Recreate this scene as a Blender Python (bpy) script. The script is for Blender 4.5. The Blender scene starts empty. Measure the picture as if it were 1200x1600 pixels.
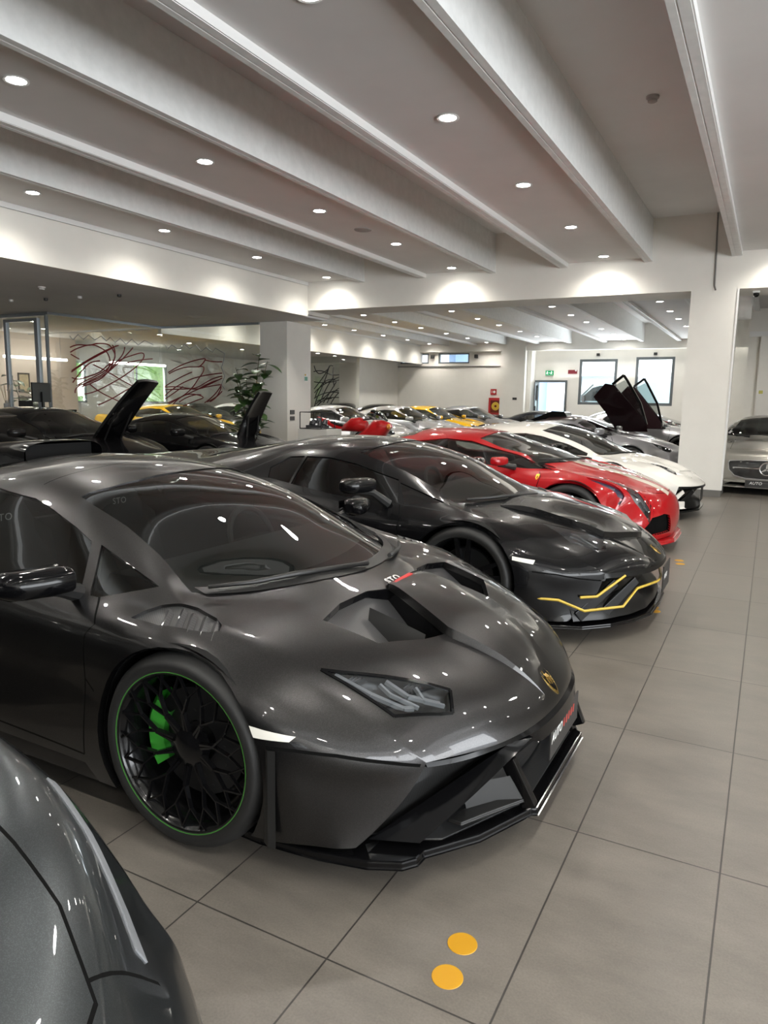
import bpy, bmesh, math, random
import numpy as np
from mathutils import Vector, Matrix, geometry, interpolate
from mathutils.bvhtree import BVHTree
PI = math.pi
SC = bpy.context.scene; COL = SC.collection
# ------------------------------------------------------------------ camera
cam = bpy.data.cameras.new('camera'); cam.sensor_fit = 'VERTICAL'; cam.sensor_height = 36.; cam.lens = 1125/1600*36; cam.clip_end = 200; cam.clip_start = .05
CAM = bpy.data.objects.new('camera', cam); COL.objects.link(CAM); SC.camera = CAM
_p, _y, _r = (math.radians(v) for v in (8.88, 27.901, .928))
_f = Vector((-math.sin(_y)*math.cos(_p), math.cos(_y)*math.cos(_p), -math.sin(_p))); _rt = Vector((math.cos(_y), math.sin(_y), 0)); _u = _rt.cross(_f)
_r2 = _rt*math.cos(_r)+_u*math.sin(_r); _u2 = -_rt*math.sin(_r)+_u*math.cos(_r)
_m = Matrix((_r2, _u2, -_f)).transposed().to_4x4(); _m.translation = (0, 0, 1.46); CAM.matrix_world = _m
# ------------------------------------------------------------------ light and exposure
SC.view_settings.view_transform = 'Standard'; SC.view_settings.look = 'None'; SC.view_settings.gamma = 1.; SC.view_settings.use_curve_mapping = False
SC.view_settings.exposure = 0.85
SC.cycles.max_bounces = 8; SC.cycles.diffuse_bounces = 4; SC.cycles.glossy_bounces = 4; SC.cycles.transparent_max_bounces = 12; SC.cycles.transmission_bounces = 4
SC.cycles.caustics_reflective = False; SC.cycles.caustics_refractive = False; SC.cycles.sample_clamp_indirect = 4.0; SC.cycles.blur_glossy = .1
wd = bpy.data.worlds.new('sky'); SC.world = wd; wd.use_nodes = True
wd.node_tree.nodes['Background'].inputs[0].default_value = (.86, .93, 1., 1); wd.node_tree.nodes['Background'].inputs[1].default_value = 1.5
SPOT_W, DISC_E = 56., 42.
sn = bpy.data.lights.new('sun', 'SUN'); sn.energy = 10.; sn.angle = .01; sn.color = (1., .97, .92)
SUN = bpy.data.objects.new('sun', sn); COL.objects.link(SUN); SUN.rotation_euler = Vector((.35, .62, -.80)).to_track_quat('-Z', 'Y').to_euler()
def area(name, loc, rot, sx, sy, w, col):
    l = bpy.data.lights.new(name, 'AREA'); l.shape = 'RECTANGLE'; l.size = sx; l.size_y = sy; l.energy = w; l.color = col
    o = bpy.data.objects.new(name, l); COL.objects.link(o); o.location = loc; o.rotation_euler = rot; return o
# daylight through the shop front on the right and through the far windows
area('daylight_shop_front', (7.3, -1., 1.9), (0, PI/2+.5, 0), 3.2, 11.5, 700., (.95, .98, 1.))
area('daylight_far_windows', (-5.6, 29.0, 2.2), (-PI/2-.4, 0, 0), 4.4, 1.8, 190., (.9, .96, 1.))
# ------------------------------------------------------------------ materials
def mat(name, col, rough=.5, metal=0., coat=0., coat_r=.03, spec=.5, emit=None, es=0., bump=None, ior=None):
    m = bpy.data.materials.new(name); m.use_nodes = True; nt = m.node_tree; b = nt.nodes['Principled BSDF']
    b.inputs['Base Color'].default_value = (*col, 1); b.inputs['Roughness'].default_value = rough; b.inputs['Metallic'].default_value = metal
    b.inputs['Coat Weight'].default_value = coat; b.inputs['Coat Roughness'].default_value = coat_r; b.inputs['Specular IOR Level'].default_value = spec
    if emit: b.inputs['Emission Color'].default_value = (*emit, 1); b.inputs['Emission Strength'].default_value = es
    if bump:
        sc, st, dist = bump
        tc = nt.nodes.new('ShaderNodeTexCoord'); n = nt.nodes.new('ShaderNodeTexNoise'); n.inputs['Scale'].default_value = sc; n.inputs['Detail'].default_value = 4
        bp = nt.nodes.new('ShaderNodeBump'); bp.inputs['Strength'].default_value = st; bp.inputs['Distance'].default_value = dist
        nt.links.new(tc.outputs['Object'], n.inputs['Vector']); nt.links.new(n.outputs['Fac'], bp.inputs['Height']); nt.links.new(bp.outputs['Normal'], b.inputs['Normal'])
    return m
def paint(name, col, metal=.0, rough=.35, coat=1., flake=0.):
    """car lacquer: base colour under a clear coat, with metallic flakes when flake > 0"""
    m = mat(name, col, rough, metal, coat, .012, spec=.12); m.node_tree.nodes['Principled BSDF'].inputs['Coat IOR'].default_value = (1.27 if max(col) < .02 else 1.36 if max(col) < .09 else 1.5)
    if flake:
        nt = m.node_tree; b = nt.nodes['Principled BSDF']
        tc = nt.nodes.new('ShaderNodeTexCoord'); v = nt.nodes.new('ShaderNodeTexVoronoi'); v.inputs['Scale'].default_value = 900
        mx = nt.nodes.new('ShaderNodeMix'); mx.data_type = 'RGBA'; mr = nt.nodes.new('ShaderNodeMapRange')
        nt.links.new(tc.outputs['Object'], v.inputs['Vector']); sp = nt.nodes.new('ShaderNodeSeparateColor'); nt.links.new(v.outputs['Color'], sp.inputs[0])
        mr.inputs['From Min'].default_value = .55; nt.links.new(sp.outputs[0], mr.inputs['Value'])
        nt.links.new(mr.outputs[0], mx.inputs['Factor']); mx.inputs[6].default_value = (*col, 1); mx.inputs[7].default_value = (*[min(1, c*(1+flake)+.01*flake) for c in col], 1)
        nt.links.new(mx.outputs[2], b.inputs['Base Color'])
    return m
def glass(name, tint, ior=1.5, rough=0.):
    """thin sheet of glass: see-through with a tint, mirror-like at a slant"""
    m = bpy.data.materials.new(name); m.use_nodes = True; nt = m.node_tree; nt.nodes.clear()
    o = nt.nodes.new('ShaderNodeOutputMaterial'); t = nt.nodes.new('ShaderNodeBsdfTransparent'); g = nt.nodes.new('ShaderNodeBsdfGlossy'); f = nt.nodes.new('ShaderNodeFresnel'); x = nt.nodes.new('ShaderNodeMixShader')
    t.inputs['Color'].default_value = (*tint, 1); g.inputs['Roughness'].default_value = rough; f.inputs['IOR'].default_value = ior
    # a pane has two faces: about twice the reflection of one
    k = nt.nodes.new('ShaderNodeMath'); k.operation = 'MULTIPLY'; k.inputs[1].default_value = 2.5; k.use_clamp = True
    geo = nt.nodes.new('ShaderNodeNewGeometry'); ix = nt.nodes.new('ShaderNodeMath'); ix.operation = 'MULTIPLY_ADD'
    ix.inputs[1].default_value = 1/ior-ior; ix.inputs[2].default_value = ior
    nt.links.new(geo.outputs['Backfacing'], ix.inputs[0])
    f.inputs['IOR'].default_value = ior
    nt.links.new(f.outputs[0], k.inputs[0]); nt.links.new(k.outputs[0], x.inputs[0]); nt.links.new(t.outputs[0], x.inputs[1]); nt.links.new(g.outputs[0], x.inputs[2]); nt.links.new(x.outputs[0], o.inputs[0])
    nt.links.new(ix.outputs[0], f.inputs['IOR'])
    return m
def carbon(name, c0=(.012, .012, .013), c1=(.05, .05, .052), scale=420.):
    m = mat(name, c0, .35, 0, 1., .03); nt = m.node_tree; b = nt.nodes['Principled BSDF']
    tc = nt.nodes.new('ShaderNodeTexCoord'); ck = nt.nodes.new('ShaderNodeTexChecker'); ck.inputs['Scale'].default_value = scale
    mp = nt.nodes.new('ShaderNodeMapping'); mp.inputs['Rotation'].default_value = (.3, .4, .785)
    ck.inputs['Color1'].default_value = (*c0, 1); ck.inputs['Color2'].default_value = (*c1, 1)
    nt.links.new(tc.outputs['Object'], mp.inputs[0]); nt.links.new(mp.outputs[0], ck.inputs['Vector']); nt.links.new(ck.outputs['Color'], b.inputs['Base Color'])
    return m
def noisy(name, c0, c1, scale, rough=(.4, .5), detail=6., bump=0., stretch=None, spec=.5):
    m = mat(name, c0, rough[0], spec=spec); nt = m.node_tree; b = nt.nodes['Principled BSDF']
    tc = nt.nodes.new('ShaderNodeTexCoord'); n = nt.nodes.new('ShaderNodeTexNoise'); n.inputs['Scale'].default_value = scale; n.inputs['Detail'].default_value = detail; n.inputs['Roughness'].default_value = .6
    src = tc.outputs['Object']
    if stretch:
        mp = nt.nodes.new('ShaderNodeMapping'); mp.inputs['Scale'].default_value = stretch; nt.links.new(src, mp.inputs[0]); src = mp.outputs[0]
    r = nt.nodes.new('ShaderNodeValToRGB'); r.color_ramp.elements[0].position = .35; r.color_ramp.elements[1].position = .68
    r.color_ramp.elements[0].color = (*c0, 1); r.color_ramp.elements[1].color = (*c1, 1)
    mr = nt.nodes.new('ShaderNodeMapRange'); mr.inputs['To Min'].default_value = rough[0]; mr.inputs['To Max'].default_value = rough[1]
    nt.links.new(src, n.inputs['Vector']); nt.links.new(n.outputs['Fac'], r.inputs[0]); nt.links.new(r.outputs[0], b.inputs['Base Color'])
    nt.links.new(n.outputs['Fac'], mr.inputs['Value']); nt.links.new(mr.outputs[0], b.inputs['Roughness'])
    if bump:
        bp = nt.nodes.new('ShaderNodeBump'); bp.inputs['Strength'].default_value = bump; bp.inputs['Distance'].default_value = .002
        nt.links.new(n.outputs['Fac'], bp.inputs['Height']); nt.links.new(bp.outputs['Normal'], b.inputs['Normal'])
    return m
def emission(name, col, s):
    m = bpy.data.materials.new(name); m.use_nodes = True; nt = m.node_tree; nt.nodes.clear()
    o = nt.nodes.new('ShaderNodeOutputMaterial'); e = nt.nodes.new('ShaderNodeEmission'); e.inputs[0].default_value = (*col, 1); e.inputs[1].default_value = s
    nt.links.new(e.outputs[0], o.inputs[0]); return m
M = dict(
    rubber=mat('tyre_rubber', (.012, .012, .012), .55, bump=(60, .15, .002)), rim=mat('black_rim', (.004, .004, .0045), .22, 0, .25, spec=.3), rim_silver=mat('silver_rim', (.35, .35, .36), .3, .9),
    disc=mat('brake_steel', (.05, .05, .052), .35, .8), gap=mat('shut_line', (.002, .002, .002), .9, spec=.1), liner=mat('arch_liner', (.006, .006, .006), .9, spec=.2),
    cabin=mat('cabin_black', (.012, .012, .013), .6, bump=(300, .1, .001)), cloth=mat('alcantara', (.022, .022, .024), .8), gloss_black=mat('gloss_black', (.003, .003, .0034), .12, 0, 0., .02, spec=.27),
    black=mat('black_plastic', (.008, .008, .008), .45), chrome=mat('chrome', (.75, .75, .76), .08, 1.), carbon=carbon('carbon_weave'), silver=mat('satin_aluminium', (.55, .55, .56), .28, 1.),
    glass=glass('car_glass', (.42, .45, .44)), glass_dark=glass('tinted_glass', (.16, .17, .17)), lens=glass('lamp_lens', (.8, .82, .83)), lamp=mat('lamp_reflector', (.42, .43, .45), .15, .9),
    drl=mat('lamp_light_guide', (.26, .27, .285), .3, .3), amber=mat('amber_lens', (.8, .25, .03), .2, 0, 1.), white=mat('white_reflector', (.72, .70, .64), .25, 0, 1.),
    green=mat('green_caliper', (.05, .42, .04), .3, 0, .8), green_line=mat('green_stripe', (.05, .22, .03), .4), yellow_line=mat('yellow_stripe', (.55, .38, .05), .4), gold=mat('gold_badge', (.75, .5, .15), .25, 1.),
    red_line=mat('red_accent', (.5, .02, .02), .35), plate=mat('plate_black', (.02, .019, .018), .5), ink=mat('white_ink', (.8, .8, .78), .5), red_ink=mat('red_ink', (.42, .05, .04), .5),
    mesh=carbon('black_mesh', (.003, .003, .003), (.02, .02, .02), 260.),
)
# ------------------------------------------------------------------ car building kit
def spline(P, per, sharp=()):
    """smooth curve through the rows of P (n,k); `per` samples per span"""
    P = np.asarray(P, float); n = len(P)
    d = np.maximum(np.linalg.norm(np.diff(P, axis=0), axis=1), 1e-4) ** 0.6
    t = np.concatenate([[0], np.cumsum(d)])
    T0 = np.zeros_like(P); T1 = np.zeros_like(P)
    s = [(P[i+1]-P[i])/d[i] for i in range(n-1)]
    for i in range(n):
        if i == 0: m = s[0] if n < 3 else (1.5*s[0]-.5*s[1])
        elif i == n-1: m = s[-1] if n < 3 else (1.5*s[-1]-.5*s[-2])
        else: m = (d[i]*s[i-1]+d[i-1]*s[i])/(d[i]+d[i-1])
        T0[i] = m; T1[i] = m
        if i in sharp and 0 < i < n-1: T0[i] = s[i]; T1[i] = s[i-1]
    out = []
    for i in range(n-1):
        for k in range(per):
            u = k/per; h = d[i]
            out.append((2*u**3-3*u*u+1)*P[i]+(u**3-2*u*u+u)*h*T0[i]+(-2*u**3+3*u*u)*P[i+1]+(u**3-u*u)*h*T1[i+1])
    out.append(P[-1]); return np.array(out)

class Shell:
    """smooth half-mirrored car skin through a net of control points net[column][station] = (x,y,z)"""
    def __init__(s, net, pu=8, pv=6, sharp_cols=(), sharp_st=()):
        net = np.array(net, float)                     # (nc, ns, 3)
        s.pu, s.pv = pu, pv
        nc, ns = net.shape[:2]; s.nc, s.ns = nc, ns
        cols = [spline(net[c], pu, sharp_st) for c in range(nc)]
        full = [c*np.array([1, -1, 1]) for c in cols[:0:-1]] + cols
        full = np.array(full)                          # (2nc-1, NU, 3)
        sh = set()
        for c in sharp_cols: sh |= {nc-1+c, nc-1-c}
        G = np.array([spline(full[:, i], pv, sh) for i in range(full.shape[1])])   # (NU, NV, 3)
        s.G = G; NU, NV = G.shape[:2]; s.NU, s.NV = NU, NV
        gu = np.gradient(G, axis=0); gv = np.gradient(G, axis=1)
        N = np.cross(gu, gv); L = np.linalg.norm(N, axis=2, keepdims=True)
        bad = L[..., 0] < 1e-9; N = N/np.maximum(L, 1e-9)
        if N[NU//2, NV//2, 2] < 0: N = -N
        if bad.any():
            for i, j in zip(*np.nonzero(bad)): N[i, j] = N[min(i+1, NU-1), j]
        s.N = N
        s.verts = G.reshape(-1, 3); s.norms = N.reshape(-1, 3)
        tri = []
        for i in range(NU-1):
            for j in range(NV-1):
                a = i*NV+j; b = a+1; c = a+NV; e = c+1
                tri += [(a, b, e), (a, e, c)]
        s.tri = tri
        s.bvh = BVHTree.FromPolygons([Vector(v) for v in s.verts], tri)
    def at(s, st, c):
        """surface point at station st, column c (c<0: right-hand side)"""
        u = min(max(st*s.pu, 0), s.NU-1.001); v = min(max((c+s.nc-1)*s.pv, 0), s.NV-1.001)
        i, j = int(u), int(v); a, b = u-i, v-j
        G = s.G
        return (1-a)*((1-b)*G[i, j]+b*G[i, j+1])+a*((1-b)*G[i+1, j]+b*G[i+1, j+1])
    def normal(s, co):
        p, n, idx, d = s.bvh.find_nearest(Vector(co))
        if idx is None: return Vector((0, 0, 1))
        t = s.tri[idx]; A, B, C_ = [Vector(s.verts[k]) for k in t]
        try: w = interpolate.poly_3d_calc([A, B, C_], p)
        except Exception: w = (1, 0, 0)
        r = Vector((0, 0, 0))
        for k, ww in zip(t, w): r += Vector(s.norms[k])*ww
        return r.normalized() if r.length > 1e-6 else n
    def bm(s):
        bm = bmesh.new(); tag = bm.faces.layers.int.new('tag')
        vs = [bm.verts.new(v) for v in s.verts]
        NV = s.NV
        for i in range(s.NU-1):
            for j in range(NV-1):
                q = [vs[i*NV+j], vs[i*NV+j+1], vs[(i+1)*NV+j+1], vs[(i+1)*NV+j]]
                try: bm.faces.new(q[::-1] if False else q)
                except ValueError: pass
        bmesh.ops.dissolve_degenerate(bm, dist=1e-5, edges=bm.edges[:])
        bm.normal_update()
        f = max(bm.faces, key=lambda f: f.calc_center_median().z)
        if f.normal.z < 0: bmesh.ops.reverse_faces(bm, faces=bm.faces[:])
        return bm

AX = {'top': (0, 1), 'side': (0, 2), 'front': (1, 2)}
def in_poly(p, poly):
    x, y = p; c = False; n = len(poly); j = n-1
    for i in range(n):
        xi, yi = poly[i]; xj, yj = poly[j]
        if (yi > y) != (yj > y) and x < (xj-xi)*(y-yi)/(yj-yi)+xi: c = not c
        j = i
    return c
def cut(bm, poly, ax, keep, value):
    """split the faces of bm along the outline `poly` (seen along axis ax) and tag those inside"""
    a, b = AX[ax]; tag = bm.faces.layers.int['tag']
    poly = [p for i, p in enumerate(poly) if (p[0]-poly[i-1][0])**2+(p[1]-poly[i-1][1])**2 > 1e-8]
    xs = [p[0] for p in poly]; ys = [p[1] for p in poly]
    e = .002; X0, X1, Y0, Y1 = min(xs)-e, max(xs)+e, min(ys)-e, max(ys)+e
    def box(f, x0, x1, y0, y1):
        u = [v.co[a] for v in f.verts]; w = [v.co[b] for v in f.verts]
        return max(u) >= x0 and min(u) <= x1 and max(w) >= y0 and min(w) <= y1
    cand = [f for f in bm.faces if f[tag] == 0 and keep(f.calc_center_median(), f.normal) and box(f, X0, X1, Y0, Y1)]
    n = len(poly)
    for i in range(n):
        p, q = poly[i], poly[(i+1) % n]
        x0, x1 = sorted((p[0], q[0])); y0, y1 = sorted((p[1], q[1]))
        near = [f for f in cand if f.is_valid and box(f, x0-e, x1+e, y0-e, y1+e)]
        if not near: continue
        co = Vector((0, 0, 0)); no = Vector((0, 0, 0))
        co[a], co[b] = p; no[a], no[b] = q[1]-p[1], -(q[0]-p[0])
        if no.length < 1e-9: continue
        geom = set(near)
        for f in near: geom.update(f.edges); geom.update(f.verts)
        r = bmesh.ops.bisect_plane(bm, geom=list(geom), dist=1e-5, plane_co=co, plane_no=no.normalized())
        have = set(f for f in cand if f.is_valid)
        have.update(g for g in r['geom'] if isinstance(g, bmesh.types.BMFace))
        cand = list(have)
    k = 0
    for f in cand:
        if f.is_valid and f[tag] == 0:
            c = f.calc_center_median()
            if in_poly((c[a], c[b]), poly): f[tag] = value; k += 1
    return k
def strip(line, w):
    """outline of a narrow band of width w around a polyline"""
    L = [Vector(p) for p in line]; A = []; B = []
    for i, p in enumerate(L):
        d = (L[min(i+1, len(L)-1)]-L[max(i-1, 0)]); d.normalize(); n = Vector((-d.y, d.x))*w/2
        A.append(p+n); B.append(p-n)
    return [tuple(p) for p in A+B[::-1]]
def left(c, n): return c.y > .05 and abs(n.y) > .12
def right(c, n): return c.y < -.05 and abs(n.y) > .12
def upper(c, n): return n.z > .10

def take(bm, value, off=0., wall=0.):
    """copy the faces tagged value into a mesh of their own, pushed off along the normal, with walls of depth `wall`"""
    tag = bm.faces.layers.int['tag']
    out = bmesh.new(); m = {}; srf = []
    for f in bm.faces:
        if f[tag] != value: continue
        vs = []
        for v in f.verts:
            if v not in m: m[v] = out.verts.new(v.co)
            vs.append(m[v])
        try: srf.append(out.faces.new(vs))
        except ValueError: pass
    return out
def finish(name, bm, shell, mats, parent, off=0., wall=0., matof=None, label=None, inner=None):
    """turn a piece of skin into an object: shift by off along the skin normal, give it walls, keep the skin's own normals"""
    bm.verts.ensure_lookup_table(); bm.verts.index_update()
    nrm = {v: shell.normal(v.co) for v in bm.verts}
    sm = {}
    surf = set(bm.faces)
    for f in surf: sm[f] = True
    bnd = [e for e in bm.edges if len(e.link_faces) == 1]
    for v in list(nrm): v.co += nrm[v]*off
    if wall:
        low = {}
        for e in bnd:
            f = e.link_faces[0]
            loop = [l for l in f.loops if l.edge == e][0]
            a, b = loop.vert, loop.link_loop_next.vert
            for v in (a, b):
                if v not in low: low[v] = bm.verts.new(v.co-nrm[v]*wall)
            try:
                w = bm.faces.new((b, a, low[a], low[b])); w.material_index = f.material_index; w.smooth = False
            except ValueError: pass
    for f in surf: f.smooth = True
    bm.normal_update()
    me = bpy.data.meshes.new(name)
    bm.faces.index_update(); ln = []
    for f in bm.faces:
        s = f in surf
        for l in f.loops: ln.append(tuple(nrm[l.vert]) if s and l.vert in nrm else tuple(f.normal))
    bm.to_mesh(me); bm.free()
    for m in (mats if isinstance(mats, (list, tuple)) else [mats]): me.materials.append(m)
    try: me.normals_split_custom_set(ln)
    except Exception as ex: print('normals', name, ex)
    o = bpy.data.objects.new(name, me); COL.objects.link(o)
    if parent: o.parent = parent
    if label: o['label'] = label
    return o

def lathe_y(profile, seg, c=(0, 0, 0), closed=False, a0=0., a1=2*PI):
    """surface of revolution about the y axis; profile = [(radius, y)]"""
    bm = bmesh.new(); full = abs(a1-a0-2*PI) < 1e-6; n = seg if full else seg+1; R = []
    for i in range(n):
        a = a0+(a1-a0)*i/seg
        R.append([bm.verts.new((c[0]+r*math.cos(a), c[1]+y, c[2]+r*math.sin(a))) for r, y in profile])
    for i in range(seg):
        A, B = R[i], R[(i+1) % n]
        for k in range(len(profile)-1): bm.faces.new((A[k], B[k], B[k+1], A[k+1]))
        if closed: bm.faces.new((A[-1], B[-1], B[0], A[0]))
    bmesh.ops.recalc_face_normals(bm, faces=bm.faces[:])
    return bm
def bar(bm, p, q, w0, w1, t, up=Vector((0, 1, 0))):
    """tapered rectangular bar from p to q: widths w0,w1, thickness t along `up`"""
    p, q = Vector(p), Vector(q); d = (q-p).normalized(); s = d.cross(up).normalized(); u = s.cross(d).normalized()
    vs = []
    for c, w in ((p, w0), (q, w1)):
        for a, b in ((-1, -1), (1, -1), (1, 1), (-1, 1)): vs.append(bm.verts.new(c+s*a*w/2+u*b*t/2))
    for f in ((0, 1, 2, 3), (7, 6, 5, 4), (0, 4, 5, 1), (1, 5, 6, 2), (2, 6, 7, 3), (3, 7, 4, 0)): bm.faces.new([vs[i] for i in f])
    return vs
def box(bm, lo, hi):
    x0, y0, z0 = lo; x1, y1, z1 = hi
    v = [bm.verts.new(p) for p in ((x0, y0, z0), (x1, y0, z0), (x1, y1, z0), (x0, y1, z0), (x0, y0, z1), (x1, y0, z1), (x1, y1, z1), (x0, y1, z1))]
    for f in ((3, 2, 1, 0), (4, 5, 6, 7), (0, 1, 5, 4), (1, 2, 6, 5), (2, 3, 7, 6), (3, 0, 4, 7)): bm.faces.new([v[i] for i in f])
    return v
def tube(bm, pts, r, seg=8, cap=True):
    """round tube through pts; r a number or one radius per point"""
    P = [Vector(p) for p in pts]; R = r if isinstance(r, (list, tuple)) else [r]*len(P)
    rings = []; ref = Vector((0, 0, 1))
    for i, p in enumerate(P):
        d = (P[min(i+1, len(P)-1)]-P[max(i-1, 0)]).normalized()
        if abs(d.dot(ref)) > .95: ref = Vector((1, 0, 0)) if abs(d.x) < .9 else Vector((0, 1, 0))
        s = d.cross(ref).normalized(); u = s.cross(d).normalized()
        rings.append([bm.verts.new(p+(s*math.cos(2*PI*k/seg)+u*math.sin(2*PI*k/seg))*R[i]) for k in range(seg)])
    for A, B in zip(rings, rings[1:]):
        for k in range(seg): bm.faces.new((A[k], A[(k+1) % seg], B[(k+1) % seg], B[k])).smooth = True
    if cap: bm.faces.new(rings[0][::-1]); bm.faces.new(rings[-1])
def prism(bm, poly, lo, hi, axis=2):
    """extrude a 2-D outline between lo and hi along axis"""
    def mk(p, h):
        q = list(p); q.insert(axis, h); return bm.verts.new(q)
    A = [mk(p, lo) for p in poly]; B = [mk(p, hi) for p in poly]; n = len(poly)
    bm.faces.new(A); bm.faces.new(B)
    for i in range(n): bm.faces.new((A[i], A[(i+1) % n], B[(i+1) % n], B[i]))
def loft(bm, rows, smooth=True, flip=False):
    """quads between successive rows of points (all the same length)"""
    V = [[bm.verts.new(p) for p in r] for r in rows]
    for A, B in zip(V, V[1:]):
        for k in range(len(A)-1):
            q = (A[k], A[k+1], B[k+1], B[k])
            try: bm.faces.new(q[::-1] if flip else q).smooth = smooth
            except ValueError: pass
    return V
def obj(name, bm, mat, parent=None, smooth=None, label=None, bevel=0., recalc=True, loc=None):
    if bevel: 
        bmesh.ops.remove_doubles(bm, verts=bm.verts[:], dist=1e-5)
        es = [e for e in bm.edges if len(e.link_faces) == 2 and e.calc_face_angle(0) > .6]
        bmesh.ops.bevel(bm, geom=es, offset=bevel, segments=2, profile=.6, affect='EDGES', clamp_overlap=True)
    if recalc: bmesh.ops.recalc_face_normals(bm, faces=bm.faces[:])
    if smooth is not None:
        for f in bm.faces: f.smooth = smooth
        if smooth:
            for e in bm.edges:
                if len(e.link_faces) == 2 and e.calc_face_angle(0) > .7: e.smooth = False
    me = bpy.data.meshes.new(name); bm.to_mesh(me); bm.free()
    for m in (mat if isinstance(mat, (list, tuple)) else [mat]): me.materials.append(m)
    o = bpy.data.objects.new(name, me); COL.objects.link(o)
    if parent: o.parent = parent
    if loc is not None: o.location = loc
    if label: o['label'] = label
    return o
def empty(name, loc, rz=0., label=None, cat=None, group=None):
    o = bpy.data.objects.new(name, None); COL.objects.link(o); o.empty_display_size = .2
    o.location = loc; o.rotation_euler = (0, 0, rz)
    if label: o['label'] = label; o['category'] = cat
    if group: o['group'] = group
    return o
def tag(o, label, cat, group=None):
    o['label'] = label; o['category'] = cat
    if group: o['group'] = group
    return o
def structure(o): o['kind'] = 'structure'; return o

def text_mesh(txt, size, spacing=1.0, bold=0.0, shear=0.):
    cu = bpy.data.curves.new('lettering', 'FONT'); cu.body = txt; cu.size = size; cu.space_character = spacing
    cu.align_x = 'CENTER'; cu.align_y = 'CENTER'; cu.offset = bold; cu.shear = shear; cu.extrude = 0.0; cu.resolution_u = 3
    o = bpy.data.objects.new('lettering', cu); COL.objects.link(o)
    dg = bpy.context.evaluated_depsgraph_get(); dg.update()
    me = bpy.data.meshes.new_from_object(o.evaluated_get(dg)); bm = bmesh.new(); bm.from_mesh(me)
    bpy.data.objects.remove(o); bpy.data.curves.remove(cu); bpy.data.meshes.remove(me)
    return bm
def text_obj(name, txt, size, mat, M, parent=None, spacing=1., bold=0., shear=0., thick=.001):
    bm = text_mesh(txt, size, spacing, bold, shear)
    r = bmesh.ops.extrude_face_region(bm, geom=bm.faces[:])
    bmesh.ops.translate(bm, verts=[g for g in r['geom'] if isinstance(g, bmesh.types.BMVert)], vec=(0, 0, thick))
    bm.transform(M)
    return obj(name, bm, mat, parent)
def frame3(o, x, y):
    """matrix with origin o, first axis x, second axis near y"""
    x = Vector(x).normalized(); z = x.cross(Vector(y)).normalized(); y = z.cross(x)
    m = Matrix((x, y, z)).transposed().to_4x4(); m.translation = Vector(o); return m

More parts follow.
